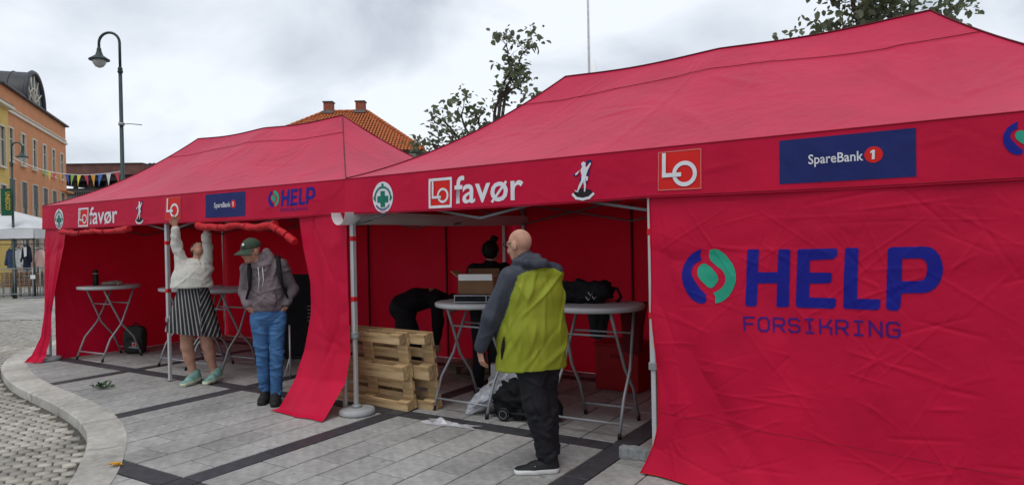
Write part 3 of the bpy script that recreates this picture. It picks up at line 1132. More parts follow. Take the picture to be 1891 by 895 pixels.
# stitched seams of the wall
for zz in (0.42,):
    s = MB()
    s.tube([tuple(map(float, help_xyz(x, zz - 0.10 * (x - 3) / 3 + 0.0))) for x in np.linspace(3.02, 5.98, 140)], 0.0018, 4)
    s.build('seam', RED_SEAM, hw)
s = MB()
s.tube([(float(a) - .002, float(b) - .004, float(c)) for a, b, c in (help_xyz(3.008, z) for z in np.linspace(0.013, 1.86, 70))], 0.0035, 5)
s.tube([tuple(np.array(help_xyz(x, 0.016)) + np.array([0, -.004, 0])) for x in np.linspace(3.01, 5.99, 120)], 0.0035, 5)
s.build('hem', RED_STRAP, hw)

# ---- left tent: walls, curtains and rolled front (local x runs 0..6 from the far corner)
w_ = wall('back_wall', tent_left, (0.02, DEPTH - 0.005), (6.30, DEPTH + 0.005), 0.002, 1.98, 31, nu=140)
seams(w_, [(3.55, DEPTH - .03, .02, 1.95), (5.0, DEPTH - .03, .02, 1.95)])
wall('side_wall', tent_left, (0.035, DEPTH - .04), (0.035, 0.06), 0.002, 1.98, 32)


def rows_patch(name, rows, nu, nv, parent, fold, seed, m=None):
    """a curtain given by rows (z, x_left, x_right, y_left, y_right)"""
    R = np.array(sorted(rows))
    cf = crease_field(seed, 16, 0, 1, 0, 1.9, amp=(.003, .010), wid=(.02, .06), length=(.2, .9))

    def f(u, v):
        z = R[0, 0] + (R[-1, 0] - R[0, 0]) * (v ** 1.4)
        xl, xr, yl, yr = (np.interp(z, R[:, 0], R[:, k]) for k in (1, 2, 3, 4))
        x = xl + (xr - xl) * u
        y = yl + (yr - yl) * u
        w2 = np.clip(1.9 - z, 0, 1.2)
        y = y + fold * w2 * (np.sin(u * 9.5 + seed + 0.7 * np.sin(2 * z)) + .5 * np.sin(u * 19 + 2.2 * z)) + cf(u, z)
        return x, y, z
    return patch(name, f, nu, nv, m or RED, parent)


rows_patch('front_curtain', [(1.86, .0, .62, -.03, -.03), (1.5, 0.0, .50, -.035, -.04), (1.1, .01, .32, -.05, -.05), (.7, .02, .17, -.07, -.06),
                             (.35, .03, .16, -.12, -.08), (.10, .0, .17, -.22, -.14), (.012, -.03, .18, -.30, -.2)], 40, 70, tent_left, 0.016, 5)
cur = rows_patch('front_curtain', [(1.86, 5.36, 6.03, -.03, -.035), (1.55, 5.42, 6.035, -.035, -.045), (1.2, 5.53, 6.045, -.05, -.05), (.9, 5.53, 6.055, -.06, -.055),
                                   (.55, 5.46, 6.075, -.09, -.065), (.30, 5.43, 6.06, -.17, -.12), (.10, 5.40, 6.03, -.28, -.27), (.03, 5.37, 6.05, -.32, -.36), (.010, 5.30, 6.06, -.37, -.41)],
                 60, 110, tent_left, 0.010, 6)


def roll(pts, r, seed):
    t_ = MB()
    P = []
    R_ = []
    n = 130
    A = np.array(pts)
    s = np.r_[0, np.cumsum(np.linalg.norm(np.diff(A, axis=0), axis=1))]
    for k in range(n):
        d = s[-1] * k / (n - 1)
        p = [np.interp(d, s, A[:, j]) for j in range(3)]
        P.append((p[0], p[1] + 0.006 * math.sin(d * 5 + seed), p[2] + 0.010 * noise.noise(Vector((d * 4, seed * 3, 1)))))
        R_.append(r * (.86 + .10 * math.sin(d * 4.3 + seed) + .09 * noise.noise(Vector((d * 7, seed, 0)))))
    t_.tube(P, R_, 18)
    o = t_.build('rolled_wall', RED_ROLL, tent_left)
    crumple(o, .020, 6, seed * 2.3)
    for fr in (0.32, 0.66):
        i = int(fr * (n - 1))
        ts = MB()
        ts.tube([P[i], P[i + 1]], R_[i] + 0.010, 12)
        ts.build('tie', RED_SEAM, o)
    return o


roll([(.58, -.075, 1.80), (1.0, -.08, 1.772), (1.5, -.08, 1.790), (1.9, -.08, 1.775), (2.32, -.075, 1.80)], .038, 1)
roll([(3.74, -.075, 1.80), (4.15, -.085, 1.765), (4.5, -.09, 1.785), (4.8, -.09, 1.750), (5.08, -.085, 1.775)], .044, 2)
roll([(5.02, -.10, 1.775), (5.2, -.10, 1.70), (5.40, -.11, 1.60)], .046, 3)

# ---- white rain gutter sheet between the tents
gut = MB()


def gutf(u, v):
    a = v * PI
    return (-0.05 + 0.095 * -np.cos(a) * 1.0 + 0.04, -0.16 + u * (DEPTH + .25) + 0 * v, 1.86 - 0.115 * np.sin(a) + 0.006 * np.sin(9 * u))


gutter = patch('rain_gutter', gutf, 60, 12, PVC_WHITE)
tag(gutter, 'white plastic rain gutter sheet hung between the two red tents', 'gutter')

# ---- weights on the feet
def disc_weight(loc, label, r=0.165):
    e = empty('tent_weight', loc)
    tag(e, label, 'weight', 'round tent weights')
    t_ = MB()
    t_.lathe([(r, 0.003), (r + .004, 0.02), (r - .004, 0.05), (r - .03, 0.058), (0.05, 0.062)], n=32)
    t_.build('weight_disc', GREY_PLASTIC if False else mat('zinc_disc', (0.33, 0.34, 0.345), rough=.55, var=.15), e)
    t_ = MB()
    t_.lathe([(0.045, 0.06), (0.045, 0.085), (0.03, 0.09)], n=16)
    t_.build('socket', ALU_DULL, e)
    return e


disc_weight((0.03, -0.02, 0), 'round grey tent weight at the leg between the two tents')
p = tent_left.matrix_basis @ Vector((-0.02, -0.03, 0))
disc_weight((p.x, p.y, 0.0), 'round grey tent weight at the far left tent corner', .17)
# zig-zag concrete paver used as a weight
poly = [(-.11, -.05), (-.075, -.062), (-.04, -.045), (0, -.06), (.04, -.045), (.075, -.062), (.11, -.05), (.12, .0), (.10, .05), (.06, .06), (.03, .045), (-.02, .06), (-.06, .045), (-.1, .055), (-.12, .01)]
pv = MB()
pv.prism(poly, 0.004, 0.072, None)
pv = pv.build('paver_block', mat('concrete_paver', (0.27, 0.285, 0.29), rough=.85, var=.25, scale=25, bump=.5, bscale=90))
pv.location = (2.745, 0.215, 0)
pv.rotation_euler = (0, 0, 0.25)
tag(pv, 'grey zigzag concrete paver lying beside the HELP wall', 'paver')

# ------------------------------------------------------------------ folding bar tables
def bar_table(label, x, y, rz, h=1.035, r=0.40):
    t = empty('bar_table', (x, y, 0), rz)
    tag(t, label, 'table', 'folding bar tables in the tents')
    m = MB()
    m.lathe([(r - .02, h - .045), (r, h - .038), (r + .004, h - .012), (r - .004, h - .002), (r - .03, h)], n=48)
    m.build('table_top', WHITE_TOP, t)
    for s, wx in ((1, .31), (-1, .25)):
        fr = MB()
        y0, y1 = -0.30 * s, 0.20 * s
        for sx in (-1, 1):
            P = [(sx * wx, y0, 0.02), (sx * wx, y0 * .62, .30), (sx * wx * .97, y0 * 0.12 + y1 * .1, .50), (sx * wx * .90, y1 * .55, .78), (sx * wx * .85, y1, h - .05)]
            f1 = MB()
            f1.tube(P, 0.0135, 8)
            lg = f1.build('leg', ALU_DULL, t)
            f1 = MB()
            f1.tube([(sx * wx, y0, 0.003), (sx * wx, y0 * .97, .045)], 0.017, 8)
            f1.build('rubber_foot', BLACK_PLASTIC, lg)
        f1 = MB()
        f1.tube([(-wx, y0 * .88, .11), (wx, y0 * .88, .11)], 0.010, 8)
        f1.build('foot_rail', ALU_DULL, t)
        f1 = MB()
        yy = y1 * .62
        f1.tube([(-wx * .89, yy, .80 - .02), (wx * .89, yy, .80 - .02)], 0.009, 8)
        f1.build('stretcher', ALU_DULL, t)
    return t


T1 = bar_table('white bar table with thermos and gloves, far left inside the left tent', -5.52, 0.24, 0.12)
T2 = bar_table('empty bar table behind the tent leg beside the woman', -3.87, 0.56, 0.05)
T3 = bar_table('empty bar table between the woman and the man in the cap', -3.17, 0.60, 0.10)
T4 = bar_table('white bar table carrying the cardboard box and black case', 0.86, 0.76, 0.02, h=1.01)
T5 = bar_table('white bar table with black backpack on it beside the HELP wall', 2.10, 0.82, 0.10, h=1.03, r=.41)

# ------------------------------------------------------------------ pallets
def pallet(label, M, mt, group):
    """standard 4-way pallet, long side along x, top deck towards -z of its own frame, skids towards +z"""
    S = 0.92
    e = empty('pallet')
    e.matrix_world = M
    tag(e, label, 'pallet', group)
    lx_, ly_ = 1.2 * S, 0.8 * S

    def board(name, c, d):
        b = MB()
        b.box((0, 0, 0), tuple(k * S for k in d), bev=0.004)
        o = b.build(name, mt, e)
        o.location = [k * S for k in c]
        o.rotation_euler = (0, 0, random.uniform(-.006, .006))
    for yy, wd in ((-.3275, .145), (-.165, .10), (0, .145), (.165, .10), (.3275, .145)):
        board('deck_board', (0, yy, .011), (1.2, wd, .022))
    for xx in (-.5275, 0, .5275):
        board('cross_board', (xx, 0, .0335), (.145, .8, .022))
        for yy, wd in ((-.35, .1), (0, .145), (.35, .1)):
            board('block', (xx, yy, .0845), (.145 if xx else .145, wd, .078))
    for yy, wd in ((-.35, .1), (0, .145), (.35, .1)):
        board('skid', (0, yy, .1345), (1.2, wd, .022))
    return e


def stand(x_right, y, lean, up, flip=1, yaw=0.0):
    """a pallet on its long edge, underside to the front, leaning"""
    ax = Vector((math.cos(yaw), math.sin(yaw), 0))
    back = Vector((-math.sin(yaw), math.cos(yaw), 0))
    upv = (Vector((0, 0, 1)) * math.cos(lean) - back * math.sin(lean)).normalized()
    nrm = ax.cross(upv)
    R = Matrix((ax, upv, nrm)).transposed().to_4x4()
    c = Vector((x_right, y, 0)) - ax * 0.552 + upv * (0.368) + Vector((0, 0, up))
    return Matrix.Translation(c) @ R


pallet('new pine pallet standing on edge, front one beside the tent leg', stand(0.38, 0.42, 0.14, 0.012), PINE, 'pallets standing by the tent leg')
pallet('second pine pallet on edge right behind the front one', stand(0.56, 0.575, 0.16, 0.012, yaw=.02), PINE, 'pallets standing by the tent leg')
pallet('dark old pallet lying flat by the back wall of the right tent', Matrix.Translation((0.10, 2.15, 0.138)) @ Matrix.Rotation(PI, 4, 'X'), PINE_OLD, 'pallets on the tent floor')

# ------------------------------------------------------------------ things on and under the tables
def thing_mesh(name, mb, m, label, cat, loc=(0, 0, 0), rz=0.0, group=None):
    o = mb.build(name, m)
    o.location = loc
    o.rotation_euler = (0, 0, rz)
    return tag(o, label, cat, group)


th = empty('thermos', (-5.66, 0.12, 1.036))
tag(th, 'black thermos bottle standing on the far left table', 'thermos')
m = MB(); m.lathe([(.036, 0), (.038, .01), (.038, .15), (.034, .165)], n=20); m.build('bottle', BLACK_PLASTIC, th)
m = MB(); m.lathe([(.035, .166), (.035, .176)], n=20); m.build('collar', ALU, th)
m = MB(); m.lathe([(.034, .177), (.034, .215), (.026, .225)], n=20); m.build('lid', BLACK_PLASTIC, th)


class Lump(MB):
    """soft irregular things: squashed, noisy ellipsoids"""
    def blob(s, c, r, seed=0, n=18, amp=.18, freq=6.0, flat=None, R=None, box=1.0):
        V, F = [], []
        for i in range(n + 1):
            a = PI * i / n
            for k in range(2 * n):
                b = PI * k / n
                d = Vector((math.sin(a) * math.cos(b), math.sin(a) * math.sin(b), math.cos(a)))
                f = 1 + amp * (noise.noise(d * freq * .35 + Vector((seed, seed * .7, 0))) + .5 * noise.noise(d * freq + Vector((seed, 0, 3))))
                g_ = [math.copysign(abs(k_) ** box, k_) for k_ in d]
                p = Vector((g_[0] * r[0] * f, g_[1] * r[1] * f, g_[2] * r[2] * f))
                if R is not None:
                    p = R @ p
                p += Vector(c)
                if flat is not None and p.z < flat:
                    p.z = flat
                V.append(p)
        for i in range(n):
            for k in range(2 * n):
                k2 = (k + 1) % (2 * n)
                F.append((i * 2 * n + k, (i + 1) * 2 * n + k, (i + 1) * 2 * n + k2, i * 2 * n + k2))
        return s.add(V, F, True)


GLOVE = mat('worn_gloves', (0.26, 0.20, 0.16), rough=.85, var=.5, scale=22)
gl = Lump()
gl.blob((0, 0, .03), (.10, .06, .03), 3, flat=.002)
gl.blob((.07, .03, .045), (.08, .045, .022), 5, flat=.002)
gl.tube([(.12, .02, .03), (.17, .04, .02)], [.014, .010], 8)
gl.tube([(.12, .0, .03), (.175, .005, .02)], [.014, .010], 8)
gl.tube([(.1, -.03, .03), (.15, -.05, .02)], [.014, .010], 8)
thing_mesh('work_gloves', gl, GLOVE, 'pair of worn work gloves lying beside the thermos', 'gloves', (-5.47, 0.22, 1.036), 0.9)

# backpack under table one
def backpack(label, loc, rz, mt, tilt=0, s=1.0, logo=False):
    e = empty('backpack', loc, rz)
    tag(e, label, 'backpack')
    b = Lump(); b.blob((0, 0, .20 * s), (.15 * s, .10 * s, .21 * s), 2, amp=.10, flat=.004, box=.55); b.build('bag', mt, e)
    b = Lump(); b.blob((0, -.085 * s, .13 * s), (.11 * s, .05 * s, .10 * s), 4, amp=.1, flat=.004, box=.6); pk = b.build('front_pocket', mt, e)
    for sx in (-1, 1):
        b = MB()
        b.tube([(sx * .07 * s, .085 * s, .36 * s), (sx * .09 * s, .15 * s, .28 * s), (sx * .09 * s, .15 * s, .14 * s), (sx * .08 * s, .09 * s, .06 * s)], [.018, .022, .018, .01], 6)
        b.build('shoulder_strap', BLACK_FABRIC, e)
    b = MB(); b.tube([(-.04 * s, .03, .40 * s), (-.02, .03, .44 * s), (.02, .03, .44 * s), (.04 * s, .03, .40 * s)], .009, 6); b.build('grab_handle', BLACK_FABRIC, e)
    if logo:
        b = MB(); b.box((.04, -.139, .15), (.055, .008, .055)); lg = b.build('badge', PRINT_WHITE, e)
        b = MB(); b.box((.04, -.1445, .15), (.042, .004, .042)); b.build('badge_field', PRINT_RED, lg)
    return e


OLIVE = mat('dark_olive_nylon', (0.03, 0.034, 0.028), rough=.7, var=.4, bump=.4, bscale=30)
backpack('dark backpack with small red badge standing under the far left table', (-5.60, 0.62, 0), 0.75, OLIVE, logo=True)

# cardboard box, case and bag on table four
bx = empty('cardboard_box', (0.93, 0.70, 1.092), 0.40)
tag(bx, 'open cardboard box with white paper edge on top of the black case', 'box')
wd, dp, ht, t_ = .33, .24, .150, .006
m = MB(); m.box((0, 0, .004), (wd, dp, t_)); m.build('base', CARD, bx)
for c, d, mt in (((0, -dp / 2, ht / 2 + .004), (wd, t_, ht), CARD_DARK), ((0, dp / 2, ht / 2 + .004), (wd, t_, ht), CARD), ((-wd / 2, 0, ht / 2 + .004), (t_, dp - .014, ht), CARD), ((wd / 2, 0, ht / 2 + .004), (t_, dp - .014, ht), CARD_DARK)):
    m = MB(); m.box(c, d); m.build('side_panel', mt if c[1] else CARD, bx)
m = MB(); m.box((-wd / 2 - .035, 0, ht + .028), (.006, dp - .01, .095), M=Matrix.Rotation(-.9, 3, 'Y')); m.build('flap', CARD, bx)
m = MB(); m.box((.0, -dp / 2 - .005, ht + .002), (wd - .01, .006, .06), M=Matrix.Rotation(.18, 3, 'X')); m.build('white_flap', PAPER, bx)
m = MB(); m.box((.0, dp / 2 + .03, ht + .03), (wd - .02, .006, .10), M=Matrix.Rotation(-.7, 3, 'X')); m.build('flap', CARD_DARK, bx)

cs = empty('black_case', (0.94, 0.70, 1.012), 0.40)
tag(cs, 'flat black padded case with white piping under the cardboard box', 'case')
m = MB(); m.box((0, 0, .038), (.42, .30, .072), bev=.012); m.build('case_body', BLACK_FABRIC, cs)
m = MB()
for zz in (.010, .068):
    m = MB(); m.tube([(-.207, -.148, zz), (.207, -.148, zz), (.207, .148, zz), (-.207, .148, zz), (-.207, -.148, zz)], .0032, 5); m.build('piping', PRINT_WHITE, cs)
for sx in (-1, 1):
    m = MB(); m.tube([(sx * .2 - .1 * (sx > 0), -.152, .011), (sx * .2 - .1 * (sx > 0), -.152, .067)], .0032, 5); m.build('piping', PRINT_WHITE, cs)
gb = Lump(); gb.blob((0, 0, .045), (.075, .06, .05), 8, flat=.002)
thing_mesh('grey_pouch', gb, mat('grey_knit', (.12, .12, .125), rough=.9, var=.2, bump=.5, bscale=60), 'small grey pouch tucked behind the black case', 'pouch', (0.70, 0.82, 1.012), 0.2)

# black rucksack lying on table five, coat hanging from it
rk = empty('black_rucksack', (1.98, 0.86, 1.032), 0.45)
tag(rk, 'black rucksack lying on its side on the table beside the HELP wall', 'rucksack')
b = Lump(); b.blob((0, 0, .085), (.22, .13, .095), 6, amp=.35, flat=.003, box=.7, n=26); crumple(b.build('bag', BLACK_FABRIC, rk), .05, 9, 5)
b = Lump(); b.blob((.12, -.06, .10), (.10, .08, .085), 9, amp=.25, flat=.003); b.build('front_pocket', BLACK_FABRIC, rk)
b = MB(); b.tube([(-.18, -.05, .12), (-.27, -.09, .09), (-.30, -.08, .04), (-.24, -.03, .02)], .016, 6); b.build('shoulder_strap', BLACK_FABRIC, rk)
b = MB(); b.tube([(.20, -.02, .13), (.27, -.05, .12), (.30, -.05, .05), (.27, -.03, .01)], .014, 6); b.build('shoulder_strap', BLACK_FABRIC, rk)
for k, (dx, dz) in enumerate(((.03, .10), (.06, .07), (.01, .06))):
    b = MB(); b.tube([(dx, -.135, dz), (dx + .02, -.15, dz - .03), (dx + .035, -.14, dz - .01)], .0045, 5); b.build('buckle', ALU, rk)

DKRED = mat('dark_red_fabric', (0.13, 0.006, 0.010), rough=.8, var=.3, bump=.4, bscale=20)


def hang(name, label, cat, w, h, d, mt, loc, rz, seed):
    def f(u, v):
        a = u * 2 * PI
        z = -h * v
        taper = 1 - .25 * v + .08 * np.sin(v * 5 + seed)
        fx = 1 + .16 * np.sin(3 * a + seed + 2 * v) + .09 * np.sin(7 * a + 3 * v)
        e_ = np.where(v > .96, .4, 1.0)
        return w * np.cos(a) * taper * fx * e_, d * np.sin(a) * taper * fx * e_, z + 0 * a
    o = patch(name, f, 48, 30, mt)
    o.location = loc
    o.rotation_euler = (0, 0, rz)
    return tag(o, label, cat)


hang('hanging_jacket', 'dark jacket hanging down under the edge of the rucksack table', 'jacket', .09, .30, .05, mat('charcoal_cloth', (.02, .02, .023), rough=.85, var=.3, bump=.4), (1.98, 1.06, .985), .3, 1)
hang('hanging_red_jacket', 'dark red jacket hanging at the right edge of the rucksack table', 'jacket', .11, .48, .05, DKRED, (2.16, 1.38, 1.0), .35, 2)
rb = empty('red_crate', (1.62, 2.25, 0), .05)
tag(rb, 'red bin standing by the back wall beneath the rucksack table', 'bin')
REDP = mat('red_bin_plastic', (0.30, 0.008, 0.012), rough=.5, var=.12)
m = MB(); m.prism([(-.24, -.20), (.24, -.20), (.24, .20), (-.24, .20)], .006, .46); m.build('bin_body', REDP, rb)
m = MB(); m.box((0, 0, .475), (.52, .44, .03), bev=.008); m.build('rim', REDP, rb)
m = MB(); m.box((0, -.207, .36), (.14, .014, .03), bev=.004); m.build('grip', mat('red_grip', (.18, .005, .008), rough=.5), rb)

# white cartons under table four
for k, (loc, rz, d, lab) in enumerate((((0.66, 1.42, 0), .5, (.30, .24, .17), 'lower white carton under the box table'),
                                       ((0.67, 1.41, .174), .58, (.27, .22, .13), 'upper white carton stacked on another under the box table'))):
    e = empty('white_carton', loc, rz)
    tag(e, lab, 'carton', 'white cartons under the table')
    m = MB(); m.box((0, 0, d[2] / 2 + .002), d, bev=.003); m.build('carton_body', PAPER, e)
    m = MB(); m.box((0, 0, d[2] + .004), (d[0] * .98, .05, .003)); m.build('tape', mat('packing_tape', (.5, .45, .36), rough=.35), e)
    for sx in (-1, 1):
        m = MB(); m.box((0, sx * d[1] / 4, d[2] + .0035), (d[0] + .002, d[1] / 2 - .054, .002)); m.build('flap', PAPER, e)

# clear plastic bag with folded contents, leaning on the trolley
PLASTIC = mat('clear_plastic_wrap', (0.62, 0.64, 0.68), rough=.18, var=.25, scale=9, bump=1.0, bscale=16, spec=.8)
WRAPIN = mat('wrapped_grey_cloth', (0.16, 0.17, 0.20), rough=.5, var=.6, scale=14, bump=.9, bscale=24, spec=.9)


def film_material(name, col, alpha):
    m = bpy.data.materials.new(name)
    m.use_nodes = True
    N, L = m.node_tree.nodes, m.node_tree.links
    b = N['Principled BSDF']
    b.inputs['Base Color'].default_value = (*col, 1)
    b.inputs['Roughness'].default_value = .16
    b.inputs['Specular IOR Level'].default_value = .9
    b.inputs['Alpha'].default_value = alpha
    n = N.new('ShaderNodeTexNoise')
    n.inputs['Scale'].default_value = 28
    t = N.new('ShaderNodeTexCoord')
    L.new(t.outputs['Object'], n.inputs['Vector'])
    bp = N.new('ShaderNodeBump')
    bp.inputs['Strength'].default_value = .9
    L.new(n.outputs['Fac'], bp.inputs['Height'])
    L.new(bp.outputs['Normal'], b.inputs['Normal'])
    return m


FILM = film_material('clear_film', (.75, .77, .82), .42)
pk = empty('wrapped_package')
pk.location = (1.00, 0.60, 0.10)
d = Vector((.52, .42, .40)).normalized()
pk.rotation_euler = d.to_track_quat('X', 'Z').to_euler()
tag(pk, 'long package in clear plastic wrap leaning on the black trolley', 'package')
b = Lump(); b.blob((.26, 0, 0), (.34, .10, .075), 3, n=26, amp=.16); crumple(b.build('contents', WRAPIN, pk), .03, 14, 2)
b = Lump(); b.blob((.27, 0, 0), (.42, .13, .10), 5, n=34, amp=.22); crumple(b.build('plastic_wrap', FILM, pk), .05, 12, 4)
m = MB(); m.box((.20, -.02, .098), (.10, .045, .004)); m.build('brown_sticker', mat('brown_sticker', (.32, .13, .06), rough=.5), pk)
m = MB(); m.box((.40, -.02, .098), (.09, .05, .004)); m.build('white_sticker', PAPER, pk)

# black folding trolley with small wheels
tr = empty('folding_trolley', (1.46, 0.62, 0), 0.25)
tag(tr, 'black folding trolley with small wheels lying behind the wrapped package', 'trolley')
b = Lump(); b.blob((0.0, 0.05, .15), (.29, .14, .17), 11, amp=.35, flat=.03, n=26); crumple(b.build('folded_cover', BLACK_FABRIC, tr), .09, 8, 3)
for (x, y) in ((-.14, -.10), (.19, -.10), (-.14, .2), (.19, .2)):
    w_ = empty('wheel', (x, y, .064), 0, tr)
    mw = MB()
    P = [(.048 * math.cos(2 * PI * k / 20), 0, .048 * math.sin(2 * PI * k / 20)) for k in range(21)]
    mw.tube(P, .0145, 8); mw.build('tyre', BLACK_PLASTIC, w_)
    mw = MB(); mw.tube([(0, -.016, 0), (0, .016, 0)], .034, 18); mw.build('hub', BLACK_FABRIC, w_)
    mw = MB(); P = [(.034 * math.cos(2 * PI * k / 20), -.0175, .034 * math.sin(2 * PI * k / 20)) for k in range(21)]; mw.tube(P, .0028, 6); mw.build('rim', GREY_PLASTIC, w_)
m = MB(); m.tube([(-.2, -.09, .075), (.25, -.09, .075)], .011, 8); m.build('side_rail', BLACK_PLASTIC, tr)
m = MB(); m.tube([(-.2, .19, .075), (.25, .19, .075)], .011, 8); m.build('side_rail', BLACK_PLASTIC, tr)
m = MB(); m.tube([(.22, .05, .2), (.30, .06, .34), (.34, .06, .36)], .010, 8); m.build('handle', BLACK_PLASTIC, tr)

# scraps of clear film on the paving
FILM2 = film_material('milky_film', (.7, .7, .74), .55)
for k, (x, y, sx, sy, lab) in enumerate(((0.90, 0.16, .15, .07, 'crumpled clear plastic film on the paving, left piece'), (1.10, 0.17, .17, .06, 'flat clear plastic film on the paving by the table foot'))):
    def f(u, v, k=k, sx=sx, sy=sy):
        a = (u - .5) * 2 * sx * (1 + .2 * np.sin(7 * v + k))
        b_ = (v - .5) * 2 * sy * (1 + .3 * np.sin(5 * u + 2 * k))
        z = .006 + (.05 - .025 * k) * np.abs(np.sin(6 * u + 3 * v + k) * np.sin(4 * v - 2 * u + 1)) * np.sin(PI * u) * np.sin(PI * v)
        return a, b_, z
    o = patch('plastic_film', f, 40, 24, FILM2)
    o.location = (x, y, 0)
    o.rotation_euler = (0, 0, .15)
    tag(o, lab, 'plastic')

# black banner stand and pole inside the left tent
bs = empty('banner_stand', (-2.95, 1.62, 0), .60)
tag(bs, 'black roll up banner standing at the back of the left tent', 'banner')
m = MB(); m.box((0, 0, .6), (.78, .012, 1.12)); bn = m.build('banner_sheet', BLACK_FABRIC, bs)
m = MB(); m.box((0, 0, .03), (.82, .09, .05), bev=.01); m.build('base', BLACK_PLASTIC, bs)
m = MB(); m.tube([(0, .03, .05), (0, .03, 1.16)], .010, 8); m.build('support_pole', ALU_DULL, bs)
GREYTXT = mat('grey_print', (.20, .18, .18), rough=.6)
for k in range(5):
    m = MB(); m.box((.17 - .03 * (k % 2), -.0085, .72 - k * .05), (.20 - .05 * (k % 2), .003, .014)); m.build('text_line', GREYTXT, bn)
m = MB(); m.tube([(-1.97, .70, .012), (-1.985, .715, .62)], .011, 8)
m.tube([(-2.03, .66, .012), (-1.98, .712, .25)], .008, 6)
thing_mesh('white_pole', m, ALU, 'thin white pole standing behind the man in the cap', 'pole')
lt = empty('small_case', (-3.05, 1.15, 0))
tag(lt, 'small black case on the ground behind the striped skirt', 'case')
m = MB(); m.box((0, 0, .04), (.16, .09, .07), bev=.012); m.build('shell', BLACK_PLASTIC, lt)
m = MB(); m.box((0, -.048, .045), (.12, .006, .045), bev=.002); m.build('grey_panel', GREY_PLASTIC, lt)

# yellow leaf on the kerb, green sprig on the paving
def leaf_verts(l, w, curl=.15):
    return [(0, 0, 0), (l * .3, w * .5, curl * w), (l * .7, w * .42, curl * w), (l, 0, .3 * curl * l), (l * .7, -w * .42, curl * w), (l * .3, -w * .5, curl * w), (l * .35, 0, 0), (l * .7, 0, .1 * curl * l)]


LEAF_F = [(0, 6, 1), (6, 7, 2, 1), (7, 3, 2), (0, 5, 6), (6, 5, 4, 7), (7, 4, 3)]
m = MB()
for k in range(5):
    a = k * 1.2 + .3
    R = Matrix.Rotation(a, 3, 'Z')
    m.add([R @ Vector(v) + Vector((0, 0, .006 + .003 * k)) for v in leaf_verts(.05, .032, .4)], LEAF_F)
thing_mesh('fallen_leaf', m, mat('yellow_leaf', (.62, .33, .03), rough=.7), 'yellow fallen leaf lying on the granite kerb', 'leaf', (-.30, -1.99, .004), .4)
m = MB()
rr = random.Random(5)
for k in range(34):
    a = rr.uniform(0, 2 * PI)
    R = Matrix.Rotation(a, 3, 'Z') @ Matrix.Rotation(-rr.uniform(.0, .6), 3, 'Y')
    c = Vector((rr.gauss(0, .055), rr.gauss(0, .05), rr.uniform(.006, .045)))
    m.add([R @ Vector(v) + c for v in leaf_verts(.07, .026, .3)], LEAF_F)
m.tube([(-.1, -.03, .008), (0, 0, .014), (.1, .04, .012)], .003, 5)
thing_mesh('green_sprig', m, mat('fresh_leaf', (.035, .085, .022), rough=.6, var=.3), 'small green leafy sprig lying on the paving', 'sprig', (-3.34, -.80, .0), .3)

